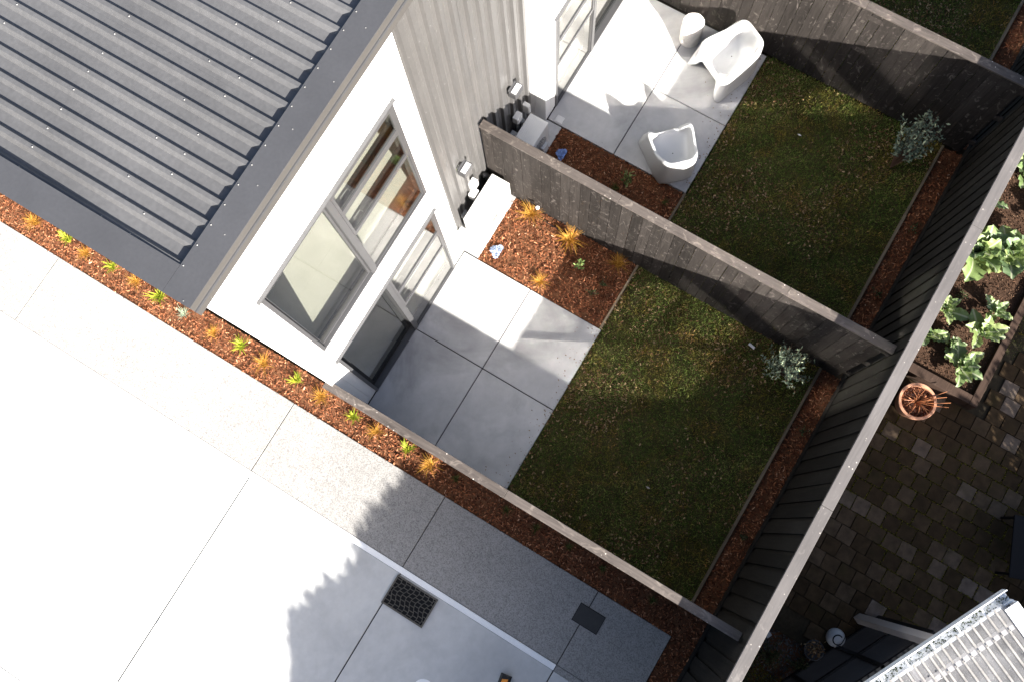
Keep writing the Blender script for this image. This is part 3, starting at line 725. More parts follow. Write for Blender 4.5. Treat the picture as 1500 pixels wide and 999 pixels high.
# ================================================================== DRIVEWAY FITTINGS
def grate():
    t = thing('drain_grate', 'cast iron drain grate with a wavy lattice set in the driveway', 'drain', (1.455, 1.46, 0.0))
    W, D = 0.385, 0.585
    MB().box(0, W, 0, D, .0005, .003).build('pit_shade_plate', 'black', t)  # black plate painted in for the shade of the pit, no recess below
    f = MB().box(0, W, 0, .02, .003, .02); f.box(0, W, D - .02, D, .003, .02); f.box(0, .02, .021, D - .021, .003, .0195); f.box(W - .02, W, .021, D - .021, .003, .0195)
    f.build('grate_frame', 'iron', t)
    m = MB()
    nr = 9
    for i in range(1, nr):
        y = D * i / nr
        pts = [(x, y + .022 * math.sin(x / W * 2 * math.pi * 1.5), .011) for x in np.linspace(.015, W - .015, 22)]
        for a, b in zip(pts, pts[1:]):
            A = Vector(a); B = Vector(b); d = (B - A); ang = math.atan2(d.y, d.x)
            m.obox(Matrix.Translation((A + B) / 2) @ Matrix.Rotation(ang, 4, 'Z'), d.length + .003, .0075, .014)
    for j in range(1, 7):
        x = W * j / 7
        y = .02
        for i in range(nr):
            if (i + j) % 1 == 0:
                ya = D * i / nr + .022 * math.sin(x / W * 2 * math.pi * 1.5) * (1 if i else 0); yb = D * (i + 1) / nr + .022 * math.sin(x / W * 2 * math.pi * 1.5) * (1 if i + 1 < nr else 0)
                off = .012 * (1 if i % 2 else -1)
                m.box(x - .0035 + off, x + .0035 + off, ya + .003, yb - .003, .004, .017)
    g_ = m.build('lattice', 'iron', t)
grate()
pl = thing('inspection_cover', 'dark rectangular inspection cover in the footpath near its end', 'cover', (0.58, 3.535, 0))
MB().box(0, .235, 0, .345, 0.0005, .005).build('cover_frame', 'black', pl)
MB().box(.008, .227, .008, .337, .0052, .0095).build('cover_plate', 'ironrust', pl)
ws = thing('wheel_stop', 'black rubber wheel stop with orange reflectors at the bottom edge of the driveway', 'wheel stop', (1.76, 3.20, 0), math.radians(8))
prof = [(-.07, 0), (-.045, .09), (.045, .09), (.07, 0)]
m = MB(); n = 2
m.add([(y, x, z) for x in (0.0, 1.6) for y, z in prof], [(0, 1, 2, 3), (7, 6, 5, 4), (0, 4, 5, 1), (1, 5, 6, 2), (2, 6, 7, 3), (3, 7, 4, 0)])
body = m.build('body', 'rubber', ws); 
for k in range(4):
    y0 = .03 + k * .4
    m = MB().add([(-.035, y0, .0925), (.035, y0 + .02, .0925), (.035, y0 + .13, .0925), (-.035, y0 + .07, .0925)], [(0, 1, 2, 3)])
    o = m.build('reflector', 'orange', ws); q = o.modifiers.new('s', 'SOLIDIFY'); q.thickness = .003; q.offset = 1
ws.rotation_euler = (0, 0, math.radians(-80))

# ================================================================== FURNITURE
def chair_mesh():
    nT = 112
    def plan(t, grow=0.0):
        # rounded D plan; local +v is the front. widths: front .60, back .48, depth .60
        c, s_ = math.cos(t), math.sin(t); e = 0.35
        u = math.copysign(abs(c) ** e, c); v = math.copysign(abs(s_) ** e, s_)
        hw = 0.27 + 0.035 * v
        if v < 0: u *= (1 - 0.13 * v * v)
        return u * (hw + grow), v * (0.29 + grow)
    def ss(x): x = max(0, min(1, x)); return x * x * (3 - 2 * x)
    def rim_h(t):
        u, v = plan(t)
        vn = v / .29; un = abs(u) / .3
        back = ss((-vn - .1) / .8) * .13
        h = 0.50 + back
        if vn > .5: h -= 0.165 * (1 - ss((un - .42) / .55)) * ss((vn - .5) / .45)      # dip for the legs at the front
        return h
    def foot_h(t):
        u, v = plan(t); un, vn = abs(u) / .31, abs(v) / .29
        if vn > .9: return 0.24 * (1 - ss((un - .5) / .4)) if v > 0 else 0.055 * (1 - ss((un - .55) / .3))
        return 0.03 * (1 - ss((vn - .5) / .35))
    rings = []
    tt = [2 * math.pi * k / 4000 for k in range(4001)]; pp = [plan(t) for t in tt]; al = [0.0]
    for a, b in zip(pp, pp[1:]): al.append(al[-1] + math.hypot(b[0] - a[0], b[1] - a[1]))
    ts = list(np.interp(np.arange(nT) * al[-1] / nT, al, tt))
    def ring(fn): rings.append([fn(t) for t in ts])
    def R_(grow, hz, fl=0.0):
        def f(t):
            u, v = plan(t, grow); k = fl * ss((v / .29 - .35) / .5) * ss((abs(u) / .3 - .45) / .4); return (u * (1 + 1.0 * k), v + k, hz(t))
        return f
    ring(R_(-.035, lambda t: foot_h(t) + .0, .085))                     # inside bottom edge
    ring(R_(.020, lambda t: foot_h(t) + .0, .10))
    ring(R_(.022, lambda t: foot_h(t) + .012, .098))
    ring(R_(.016, lambda t: foot_h(t) * .5 + rim_h(t) * .5, .045))
    ring(R_(.006, lambda t: rim_h(t) - .03, .006))
    ring(R_(.000, lambda t: rim_h(t) - .008))
    ring(R_(-.010, lambda t: rim_h(t)))
    ring(R_(-.028, lambda t: rim_h(t) - .002))
    ring(R_(-.038, lambda t: rim_h(t) - .012))
    def inner(k, drop):
        def f(t):
            u, v = plan(t, -.038 - .02 * k); seat = .295 + .02 * ss((v + .1) / .35)
            z = rim_h(t) * (1 - drop) + seat * drop
            return (u, v, max(z, seat))
        return f
    ring(inner(.5, .35)); ring(inner(1.2, .75)); ring(inner(2.1, .97))
    for f in (.72, .45, .2, .05):
        def g_(t, f=f):
            u, v = plan(t, -.09); u *= f; v = v * f - .01 * (1 - f); return (u, v, .285 + .03 * ss((v + .1) / .35) * f)
        ring(g_)
    vs = [p for r in rings for p in r]; fs = []
    for i in range(len(rings) - 1):
        for k in range(nT): fs.append((i * nT + k, i * nT + (k + 1) % nT, (i + 1) * nT + (k + 1) % nT, (i + 1) * nT + k))
    fs.append(tuple(range((len(rings) - 1) * nT, len(rings) * nT)))
    m = MB(); m.add(vs, fs); return m
def armchair(loc, facing, label, sc=1.0):
    t = thing('armchair', label, 'armchair', loc, math.atan2(facing[1], facing[0]) - math.pi / 2, 'white moulded armchairs')
    o = chair_mesh().build('shell', 'plastic', t, smooth=True); o.data.name = 'shell'
    md = o.modifiers.new('sub', 'SUBSURF'); md.levels = md.render_levels = 1
    MB().lathe([(.007, 0), (.007, .002), (0.0005, .002)], 10, (0, -.012, .286)).build('drain_hole', 'black', t)
    MB().lathe([(.012, 0), (.012, .012), (0.0005, .012)], 10, (0, .0, .0)).build('underside_plug', 'plastic', t).location = (0, 0, .27)
    t.scale = (sc,) * 3
    return t
armchair((-4.865, 1.71, 0), (-.72, -.69), 'white moulded armchair nearer the middle fence, half over the lawn edge, in soft shade', 1.02)
armchair((-6.40, 1.72, 0), (.888, -.46), 'white moulded armchair by the far fence, brightly lit, beside the round stool', 1.08)
st = thing('round_stool', 'round pale drum stool standing by the far fence', 'stool', (-6.53, 1.08, 0))
def wobf(a, z): return .012 * math.sin(a * 3 + z * 30) + .01 * math.sin(a * 7 + z * 55)
for i, (z0, z1, r0) in enumerate(((0, .10, .138), (.104, .20, .141), (.204, .43, .144))):
    MB().lathe([(0.001, z0), (r0 - .006, z0), (r0, z0 + .01), (r0 + .001, (z0 + z1) / 2), (r0, z1 - .012), (r0 - .008, z1), (0.001, z1)], 40, wob=wobf).build('drum_band' if i < 2 else 'drum_top', 'stump', st, smooth=False)

# ================================================================== PLANTS
def blades(n, h, spread, wd, seed, curl=.5, base=.015):
    rng = np.random.default_rng(seed); V = []; F = []; T = []
    for i in range(n):
        a = rng.uniform(0, 2 * math.pi); L_ = h * rng.uniform(.55, 1.1); out = spread * rng.uniform(.25, 1.05)
        bx, by = rng.normal(0, base, 2); d = np.array([math.cos(a), math.sin(a)]); s = np.array([-d[1], d[0]]) * wd * rng.uniform(.7, 1.2)
        k = len(V); ns = 4
        for j in range(ns + 1):
            f = j / ns; r = out * f ** 1.5; z = L_ * (f - curl * f ** 3 * (out / spread))
            wv = (1 - f ** 2) + .05
            V.append((bx + d[0] * r - s[0] * wv, by + d[1] * r - s[1] * wv, z)); V.append((bx + d[0] * r + s[0] * wv, by + d[1] * r + s[1] * wv, z))
        tt = rng.uniform(0, 1)
        for j in range(ns): F.append((k + 2 * j, k + 2 * j + 1, k + 2 * j + 3, k + 2 * j + 2)); T.append(min(1, max(0, tt + .15 * j / ns)))
    return np.array(V), np.array(F), np.array(T)
def tuft(kind, seed):
    V, F, T = {'g': blades(46, .17, .13, .0055, seed, .35), 'o': blades(90, .19, .16, .0026, seed, .5), 'd': blades(40, .14, .10, .004, seed, .4)}[kind]
    return tri_cloud('grass_tuft', {'g': 'tuftg', 'o': 'tufto', 'd': 'tuftd'}[kind], V, F, T, None, None)
protos = {}
def put_tuft(kind, x, y, sc, label, group, z=-.015):
    vs = protos.setdefault(kind, [])
    if len(vs) < 4: o = tuft(kind, 30 + len(vs) * 7 + ord(kind)); vs.append(o)
    else:
        o = random.choice(vs).copy(); link(o)
    o.location = (x, y, z); o.rotation_euler = (0, 0, random.uniform(0, 6.28)); o.scale = (sc, sc, sc * random.uniform(.9, 1.1))
    tag(o, label, 'grass tuft', group); return o
gs = 'tufts planted along the driveway bed'
ord_ = ['first', 'second', 'third', 'fourth', 'fifth', 'sixth', 'seventh', 'eighth', 'ninth']
ys_o = [(.131, -5.19, .9), (.137, -4.35, .8), (.106, -3.52 - .39, 0), ]
side = [('o', .131, -5.19, .95), ('g', .101, -4.66, 1.0), ('o', .137, -4.27, .75), ('g', .098, -3.91, .95), ('o', .106, -3.50, .8), ('g', .118, -3.12, 1.15),
        ('o', .160, -2.18 - .42, .0), ('o', .150, -2.23 + .01, .75), ('g', .101, -1.80 + .0, .95), ('o', .14, -1.42, .95), ('g', .096, -.945, .95), ('o', .13, -.55, .95), ('g', .11, -.13, .85),
        ('o', .135, .30, .85), ('g', .10, .72, .9), ('o', .12, 1.09, 1.0)]
side = [('o', .131, -5.19, .95), ('g', .101, -4.66, 1.0), ('o', .13, -4.33, .75), ('g', .098, -3.91, .9), ('o', .106, -3.52, .8), ('g', .118, -3.12, 1.15),
        ('o', .150, -2.23, .75), ('g', .10, -1.82, .95), ('o', .14, -1.43, .95), ('g', .10, -.94, .9), ('o', .12, -.56, .95), ('g', .12, -.06, .8),
        ('o', .125, .29, .85), ('g', .11, .74, .9), ('o', .12, 1.09, 1.0)]
cg = co_ = 0
for kind, x, y, sc in side:
    if kind == 'g':
        lab = '%s yellow green tuft along the driveway bed, counting from the top left corner' % ord_[cg]; cg += 1
    else:
        lab = '%s orange sedge tuft along the driveway bed, counting from the top left corner' % ord_[co_]; co_ += 1
    put_tuft(kind, x, y, sc * 1.2, lab, gs)
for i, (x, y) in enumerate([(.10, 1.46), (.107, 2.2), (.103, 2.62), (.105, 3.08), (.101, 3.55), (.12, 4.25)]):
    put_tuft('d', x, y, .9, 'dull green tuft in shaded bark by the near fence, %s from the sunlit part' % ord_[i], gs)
put_tuft('o', -3.31, 0.50, 1.5, 'orange tuft by the middle fence, the one nearest the sunlit heat pump', 'tufts in the near patio bed')
put_tuft('o', -3.27, 1.12, 1.65, 'largest orange tuft, against the middle fence in the near patio bed', 'tufts in the near patio bed')
put_tuft('o', -2.59, 1.07, 1.05, 'small orange tuft at the patio edge of the near bark bed', 'tufts in the near patio bed')
put_tuft('o', -3.30, 1.83, 1.2, 'dull orange tuft in shade against the middle fence by the lawn', 'tufts in the near patio bed')
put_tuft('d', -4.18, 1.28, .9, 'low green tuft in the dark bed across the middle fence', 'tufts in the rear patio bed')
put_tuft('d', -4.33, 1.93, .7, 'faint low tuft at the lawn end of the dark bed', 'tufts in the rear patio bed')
# blue grey tuft near the roof corner
V, F, T = blades(70, .09, .12, .003, 99, .4)
o = tri_cloud('grass_tuft', 'shrub', V, F, T, None, None); o.location = (.13, -2.72, -.015)
tag(o, 'blue grey low tuft in the driveway bed just below the roof corner', 'grass tuft', gs)

def leaf_cloud(P, size, rng, up=.4):
    n = len(P); a = rng.uniform(0, 2 * np.pi, n)
    D = rng.normal(0, 1, (n, 3)); D[:, 2] += up; D /= np.linalg.norm(D, axis=1)[:, None]
    E = np.cross(D, rng.normal(0, 1, (n, 3))); E /= np.linalg.norm(E, axis=1)[:, None]
    s = size * rng.uniform(.6, 1.25, n)[:, None]
    # pointed leaf: four-vertex kite
    V = np.stack([P, P + D * s * .5 + E * s * .22, P + D * s, P + D * s * .5 - E * s * .22], 1).reshape(-1, 3)
    return V, np.arange(n * 4).reshape(-1, 4)
def shrub(name, label, cat, loc, R_, H, nb, nl, size, mat='shrub', seed=1, lean=(0, 0), group=None, up=.6):
    rng = np.random.default_rng(seed); t = thing(name, label, cat, loc, 0, group)
    m = MB(); P = []
    for i in range(nb):
        a = rng.uniform(0, 6.28); r = R_ * rng.uniform(.25, 1) ; tip = Vector((math.cos(a) * r + lean[0], math.sin(a) * r + lean[1], H * (1 - .45 * (r / R_) ** 2) * rng.uniform(.75, 1.05)))
        mid = Vector((tip.x * .35, tip.y * .35, tip.z * .55)); q = [Vector((0, 0, -.02)), mid, tip]
        m.tube(q, [.006, .004, .0015], 4)
        for k in range(nl):
            f = rng.uniform(.3, 1.0); c = mid.lerp(tip, (f - .3) / .7) if f > .3 else mid
            P.append([c.x + rng.normal(0, .012), c.y + rng.normal(0, .012), c.z + rng.normal(0, .012)])
    m.build('stem', 'twig', t)
    V, F = leaf_cloud(np.array(P), size, rng, up); o = tri_cloud('foliage', mat, V, F, rng.uniform(0, 1, len(P)), t, None)
    return t
shrub('shrub', 'silver green shrub at the back corner of the near lawn, its tip catching the sun', 'shrub', (-3.10, 4.28, 0), .33, .66, 56, 28, .042, seed=3, lean=(-.03, -.02), group='young shrubs at the backs of the lawns')
shrub('shrub', 'looser taller blue green shrub at the back corner of the middle lawn', 'shrub', (-6.22, 4.22, 0), .34, 1.05, 44, 26, .055, seed=4, lean=(-.26, .03), group='young shrubs at the backs of the lawns')
def leafy(label, loc, H, n, size, seed, mat='tuftg', lean=(0, 0)):
    return shrub('leafy_plant', label, 'plant', loc, .09, H, n, 7, size, mat, seed, lean, 'young leafy plants in the bark beds')
MT['youngleaf'] = tinted('young_leaves', [(0.0, (0.07, 0.12, 0.035)), (0.6, (0.15, 0.22, 0.07)), (1.0, (0.30, 0.36, 0.14))], 0.5, trans=.25)
leafy('bright green leafy seedling in the shadow edge of the near patio bed', (-2.99, 1.40, 0), .22, 7, .07, 11, 'youngleaf')
leafy('upright green leafy plant in the dark bed behind the middle fence capping', (-4.25, 1.36, 0), .42, 9, .07, 12, 'youngleaf', (-.06, .0))
for i, (x, y, l) in enumerate([(-2.80, 1.74, 'tiny dark seedling in the near patio bed beside the timber edging'), (-2.98, 1.80, 'tiny dark seedling in the near patio bed nearer the middle fence'),
                            (-1.1, 4.82, 'small dark plant in the back bark bed, lower of two'), (-2.6, 4.84, 'small dark plant in the back bark bed, upper of two'),
                            (-4.6, 4.84, 'small plant in the middle back bed nearest the middle fence'), (-5.6, 4.85, 'small plant halfway along the middle back bed')]):
    shrub('seedling', l, 'plant', (x, y, 0), .08, .12, 8, 5, .04, 'bush', 50 + i, group='small seedlings in the bark')

# garden stake light with thin black stem
sk = thing('garden_stake_light', 'thin black garden spike light leaning by the middle fence', 'garden light', (-3.36, 0.55, 0))
MB().tube([(0, 0, -.02), (.0, .02, .28)], .006, 6).build('stake', 'black', sk)
MB().tube([(.0, .02, .28), (-.02, -.09, .31), (-.02, -.10, .30)], .006, 6).build('arm', 'black', sk)
MB().tube([(.0, .02, .27), (.02, .05, .33)], [.018, .024], 10).build('lamp_head', 'hp', sk)
MB().tube([(.03, .10, .0), (.05, .35, .02), (.045, .62, .015)], .006, 5).build('cable', 'black', sk)

# crumpled blue white flakes
def crumple(label, loc, r, mat, seed):
    rng = np.random.default_rng(seed); m = 420
    a = rng.uniform(0, 6.28, m); q = np.sqrt(rng.uniform(0, 1, m)) * r * (1 + .25 * np.sin(3 * a)); h = .045 * (1 - (q / (r * 1.3)) ** 2)
    C = np.stack([np.cos(a) * q, np.sin(a) * q * .8, h * rng.uniform(.4, 1, m)], 1)
    D = rng.normal(0, 1, (m, 3)); D[:, 2] *= .5; D /= np.linalg.norm(D, axis=1)[:, None]; E = np.cross(D, rng.normal(0, 1, (m, 3))); E /= np.linalg.norm(E, axis=1)[:, None]
    V, F = quads(C, D * .010, E * .008); o = tri_cloud('fertiliser_heap', mat, V, F, rng.uniform(0, 1, m), None, None); o.location = loc
    tag(o, label, 'heap'); return o
crumple('pale blue white heap on the sunlit bark of the near patio bed', (-2.66, .37, -.01), .085, 'bag', 1)
crumple('glinting blue heap on the dark bark behind the middle fence', (-4.24, .42, -.01), .075, 'bagb', 2)

# litter
tag(MB().box(-.045, .045, -.016, .016, 0, .006).build('plastic_label', 'hp'), 'small white plastic strip lying on the near lawn by the fence', 'litter').matrix_world = Matrix.Translation((-3.22, 3.80, .02)) @ Matrix.Rotation(math.radians(78), 4, 'Z')
for i, (x, y, l) in enumerate([(-1.02, 3.55, 'single pale yellow leaf lying on the shaded near lawn'), (-6.02, 3.0, 'single white scrap on the middle lawn')]):
    o = MB().add([(0, -.03, .0), (.012, 0, .006), (0, .03, .0), (-.012, 0, .006)], [(0, 1, 2, 3)]).build('fallen_leaf', 'hp' if i else 'cream'); o.location = (x, y, .03)
    q = o.modifiers.new('s', 'SOLIDIFY'); q.thickness = .001; tag(o, l, 'leaf' if not i else 'litter')

# ================================================================== NEIGHBOUR'S YARD
YB = 5.09
nb = flat('neighbour_yard', 'earth', -12, 4, YB - .06, 14, -0.10); nb['kind'] = 'structure'
# pavers: half-bond rows
pv = setting('paved_yard')
base = MB().add([(-5.9, 5.15, -.02), (-0.35, 5.15, -.02), (-0.35, 8.4, -.02), (-5.9, 8.4, -.02)], [(0, 1, 2, 3)]).build('paver_bed', 'earth', pv)
def rough_tile(w_, d, th, seed):
    rng = random.Random(seed); m = MB(); e = .004
    top = [(-w_ / 2 + e, -d / 2 + e), (w_ / 2 - e, -d / 2 + e), (w_ / 2 - e, d / 2 - e), (-w_ / 2 + e, d / 2 - e)]
    vs = [(x + rng.uniform(-.003, .003), y + rng.uniform(-.003, .003), rng.uniform(-.002, .002)) for x, y in top]
    vs += [(x * 1.02 + rng.uniform(-.003, .003), y * 1.02 + rng.uniform(-.003, .003), -.010) for x, y in top]
    vs += [(x * 1.02, y * 1.02, -th) for x, y in top]
    m.add(vs, [(0, 1, 2, 3), (4, 5, 1, 0), (5, 6, 2, 1), (6, 7, 3, 2), (7, 4, 0, 3), (8, 9, 5, 4), (9, 10, 6, 5), (10, 11, 7, 6), (11, 8, 4, 7)])
    me = m.mesh('paver'); me.materials.append(MT['paver']); return me
tiles = [rough_tile(.196, .196, .05, i) for i in range(7)]
cells = []
nx = 0
for i in range(26):
    x = -0.55 - i * .2
    for j in range(17):
        y = 5.27 + j * .2 + (.1 if i % 2 else 0)
        if x < -3.75 and y < 6.62: continue
        if x < -4.9 and y < 7.0: continue
        if x > -.75 and y < 6.3 and random.random() < .6: continue
        cells.append((x, y))
cells.sort(key=lambda c: (c[0] + 2.6) ** 2 + (c[1] - 6.2) ** 2)
joined = MB()
for i, (x, y) in enumerate(cells):
    me = tiles[random.randrange(7)]
    if i < 290:
        o = bpy.data.objects.new('paver', me); link(o, pv); o.location = (x, y, random.uniform(-.006, .004)); o.rotation_euler = (random.uniform(-.02, .02), random.uniform(-.02, .02), random.uniform(-.03, .03) + random.choice((0, 1, 2, 3)) * math.pi / 2)
    else:
        joined.add([Vector(v.co) + Vector((x, y, 0)) for v in me.vertices], [tuple(p.vertices) for p in me.polygons])
if joined.v: jo = joined.build('outer_pavers', 'paver', pv); jo['kind'] = 'stuff'
def tri_scatter(name, mat, x0, x1, y0, y1, n, z, h, seed, parent=None, mask=None, wd=.004):
    rng = np.random.default_rng(seed); P = np.stack([rng.uniform(x0, x1, n), rng.uniform(y0, y1, n), np.full(n, z)], 1)
    if mask is not None: P = P[mask(P)]
    n = len(P); a = rng.uniform(0, 6.28, n); hh = h * rng.uniform(.4, 1, n); b = rng.uniform(0, 6.28, n); l = rng.uniform(.3, 1.2, n)
    wv = np.stack([np.cos(a), np.sin(a), 0 * a], 1) * wd; tip = P + np.stack([np.cos(b) * l * hh, np.sin(b) * l * hh, hh], 1)
    V = np.stack([P - wv, P + wv, tip], 1).reshape(-1, 3); return tri_cloud(name, mat, V, np.arange(n * 3).reshape(-1, 3), rng.uniform(0, 1, n), parent)
def joint_mask(P):
    i = np.floor((-0.45 - P[:, 0]) / .2); fx = np.abs(((-0.45 - P[:, 0]) / .2) % 1); sh = np.where(i % 2 == 1, .1, 0)
    fy = ((P[:, 1] - 5.17 - sh) / .2) % 1
    nearj = (np.minimum(fx, 1 - fx) < .055) | (np.minimum(fy, 1 - fy) < .055)
    pat = np.sin(P[:, 0] * 2.1 + 1) + np.sin(P[:, 1] * 2.9) + np.sin((P[:, 0] - P[:, 1]) * 1.3)
    inr = ~((P[:, 0] < -3.85) & (P[:, 1] < 6.55))
    return nearj & (pat > -.2) & inr
tri_scatter('joint_moss', 'moss', -5.4, -.4, 5.15, 8.4, 170000, -.008, .020, 3, pv, joint_mask, .007)
# mossy, gravelly corner at the bottom
mulch('gravel_corner', [(-0.45, 3.2, 5.10, 8.4)], -0.08, 2200, 21, 'gravel')
tri_scatter('moss_patches', 'moss', -1.6, .4, 5.12, 6.4, 22000, -.04, .02, 5, None, lambda P: (np.sin(P[:, 0] * 5) + np.sin(P[:, 1] * 4 + P[:, 0] * 2) > -.4), .007)
# small lawn beyond the vegetable bed
p = flat('side_lawn', 'lawnsoil', -9.5, -4.75, 6.47, 7.05, -0.045); p['kind'] = 'structure'
tri_scatter('grass', 'grass', -9.5, -4.72, 6.47, 7.08, 30000, -.045, .05, 8, p)

# vegetable bed -----------------------------------------------------
vb = thing('raised_vegetable_bed', 'raised vegetable bed edged with brown sleepers behind the tall fence', 'garden bed', (0, 0, 0))
MB().box(-3.99, -3.87, 5.12, 6.36, -.08, .20).build('sleeper', 'sleeper', vb, bevel=.006)
for k, (a, b) in enumerate(((-3.87, -5.6), (-5.605, -7.6), (-7.605, -9.5))): MB().box(b, a, 6.362, 6.46, -.08, .20 - k * .003).build('sleeper', 'sleeper', vb, bevel=.006)
so_ = flat('bed_soil', 'compostsoil', -9.5, -3.99, 5.1, 6.362, .13, vb)
rng = np.random.default_rng(31); n = 13000
P = np.stack([rng.uniform(-9.2, -4.0, n), rng.uniform(5.1, 6.35, n), .132 + rng.uniform(0, .02, n)], 1); a = rng.uniform(0, 3.14, n)
V, F = quads(P, np.stack([np.cos(a), np.sin(a), rng.normal(0, .4, n)], 1) * rng.uniform(.004, .014, n)[:, None], np.stack([-np.sin(a), np.cos(a), rng.normal(0, .6, n)], 1) * .004)
tri_cloud('bark_chips', 'compost', V, F, np.clip(rng.beta(2, 3, n), 0, 1), vb)
def leaf_mesh(L_, W, seed, wav=.012, notch=0):
    rng = random.Random(seed); vs = []; nu, nv = 8, 6; m = MB()
    for j in range(nv * 2 + 1):
        f = j / (nv * 2)
        wdt = W * (math.sin(math.pi * (0.08 + .90 * f) ** .8) ** .75) * (.55 + .45 * math.sin(f * math.pi * .5))
        for i in range(nu + 1):
            q = (i / nu) * 2 - 1
            edge = abs(q) ** 2
            ruf = 1 + .10 * math.sin(j * 2.3 + seed) * edge
            z = .22 * L_ * math.sin(f * 2.3) + abs(q) * wdt * .35 + wav * edge * math.sin(j * 2.1 + seed * 1.7 + q * 2) * (1 if abs(q) > .4 else 0)
            vs.append((q * wdt * ruf, f * L_, z))
    for j in range(nv * 2):
        for i in range(nu): k = j * (nu + 1) + i; m_ = (k, k + 1, k + nu + 2, k + nu + 1); m.f.append(m_)
    m.v = vs; me = m.mesh('leaf'); me.materials.append(MT['veg']); me.polygons.foreach_set('use_smooth', [True] * len(me.polygons)); return me
LM = [leaf_mesh(.17, .055, s) for s in range(4)] + [leaf_mesh(.24, .11, 10 + s, .02) for s in range(4)]
def veg(label, x, y, n, big, seed, r=1.0, stalk=.03):
    rng = random.Random(seed); t = thing('leafy_vegetable', label, 'vegetable', (x, y, .13), 0, 'leafy vegetables in the raised bed')
    st_ = MB()
    for i in range(n):
        me = LM[(4 if big else 0) + rng.randrange(4)]; o = bpy.data.objects.new('leaf', me); link(o, t)
        a = i * 2.4 + rng.uniform(-.3, .3); f = i / n; tilt = math.radians(10 + 60 * f); o.rotation_euler = (tilt, rng.uniform(-.35, .35), a)
        s = 1.45 * r * (1 - .45 * f) * rng.uniform(.85, 1.15); o.scale = (s, s, s); rr = stalk * (1 - f)
        o.location = (-math.sin(a) * rr, math.cos(a) * rr, .03 + .10 * f * r)
    st_.tube([(0, 0, -.02), (0, 0, .10 * r)], [.012, .008], 6); st_.build('stem', 'twig', t)
    return t
veg('largest pale green plant with broad crinkled leaves against the tall fence', -5.60, 5.60, 15, True, 1, 1.3)
veg('broad crinkled plant touching the largest pale green one on its far side', -5.82, 5.95, 13, True, 2, 1.15)
veg('small two leaved plant between the top plant and the largest one', -6.30, 5.46, 6, False, 3, .8)
veg('dark leaved plant near the sleeper across from the largest one', -6.85, 5.72, 10, True, 4, .85)
veg('blue green plant below the largest, close to the tall fence', -4.78, 5.60, 9, False, 5, 1.05)
veg('pale leaved plant beside the far sleeper, uppermost of the lower group', -5.05, 6.13, 10, False, 6, 1.0)
veg('tall mixed green plant in the middle of the lower group', -4.72, 6.10, 12, False, 7, 1.25)
veg('lowest spreading plant hanging over the bed corner', -4.22, 6.06, 13, False, 8, 1.25)
veg('small plant right by the fence capping above the terracotta pot', -4.38, 5.55, 9, False, 9, .95)
veg('loose grey green plant between the lowest and the fence side one', -4.40, 5.84, 9, False, 10, .9)
veg('leafy plant in the far corner of the bed near the sleeper', -6.45, 6.10, 9, True, 12, .8)
shrub('low_herb', 'small dull green herb mound between the two vegetable groups', 'plant', (-5.05, 5.72, .13), .09, .07, 14, 8, .03, 'bush', 71)

# terracotta pot ----------------------------------------------------
pt = thing('terracotta_pot', 'terracotta pot with bare red stems beside the sleeper', 'plant pot', (-3.56, 5.80, -.05))
MB().lathe([(0.001, 0), (.155, 0), (.165, .01), (.205, .28), (.225, .282), (.228, .335), (.222, .34), (.196, .34), (.190, .33), (.186, .27), (0.001, .268)], 48).build('pot_body', 'terra', pt, smooth=False)
rng = np.random.default_rng(77); n = 700; a = rng.uniform(0, 6.28, n); q = np.sqrt(rng.uniform(0, 1, n)) * .183
P = np.stack([np.cos(a) * q, np.sin(a) * q, .272 + rng.uniform(0, .015, n)], 1); b = rng.uniform(0, 3.14, n)
V, F = quads(P, np.stack([np.cos(b), np.sin(b), rng.normal(0, .5, n)], 1) * .010, np.stack([-np.sin(b), np.cos(b), rng.normal(0, .5, n)], 1) * .006)
tri_cloud('potting_bark', 'mulch', V, F, np.clip(rng.beta(2, 4, n), 0, 1), pt)
m = MB(); r2 = random.Random(5)
for i in range(22):
    a = r2.uniform(0, 6.28); L_ = r2.uniform(.12, .22)
    if i < 4: a = math.radians(106 + i * 11); L_ = .34 + .04 * (i % 2)
    e = Vector((math.cos(a) * L_, math.sin(a) * L_, .28 + r2.uniform(.02, .16)))
    md = e * .5 + Vector((r2.uniform(-.02, .02), r2.uniform(-.02, .02), .17)); md.z = .28 + .5 * (e.z - .28) + .04
    m.tube([(0, 0, .26), md, e], [.006, .0045, .003], 5)
m.build('bare_stems', 'redtwig', pt)

# football, small pot, level, brown board ------------------------------
fb = thing('football', 'white football with a dark curved stripe on the shaded paving', 'ball', (-.625, 6.28, .085))
bs = bpy.data.meshes.new('ball_skin'); import bmesh
bm = bmesh.new(); bmesh.ops.create_icosphere(bm, subdivisions=4, radius=.11); bm.to_mesh(bs); bm.free()
bs.polygons.foreach_set('use_smooth', [True] * len(bs.polygons)); bs.materials.append(MT['plastic'])
link(bpy.data.objects.new('ball_skin', bs), fb)
pts = []
for k in range(41):
    if k <= 28: a = math.radians(-50 + k * 10.5); x, y = .058 * math.cos(a), .012 + .056 * math.sin(a)
    else: f = (k - 28) / 12; x, y = x + .0075, y - .0035 - .003 * f
    z = math.sqrt(max(.0001, .1125 ** 2 - x * x - y * y)); pts.append((x, y, z))
m = MB()
for i, p_ in enumerate(pts):
    p_ = Vector(p_); nrm = p_.normalized(); d = (Vector(pts[min(i + 1, 40)]) - Vector(pts[max(i - 1, 0)])).normalized(); sd = nrm.cross(d) * .008
    m.v += [tuple((p_ - sd).normalized() * .1112), tuple((p_ + sd).normalized() * .1112)]
m.f = [(2 * i, 2 * i + 1, 2 * i + 3, 2 * i + 2) for i in range(40)]
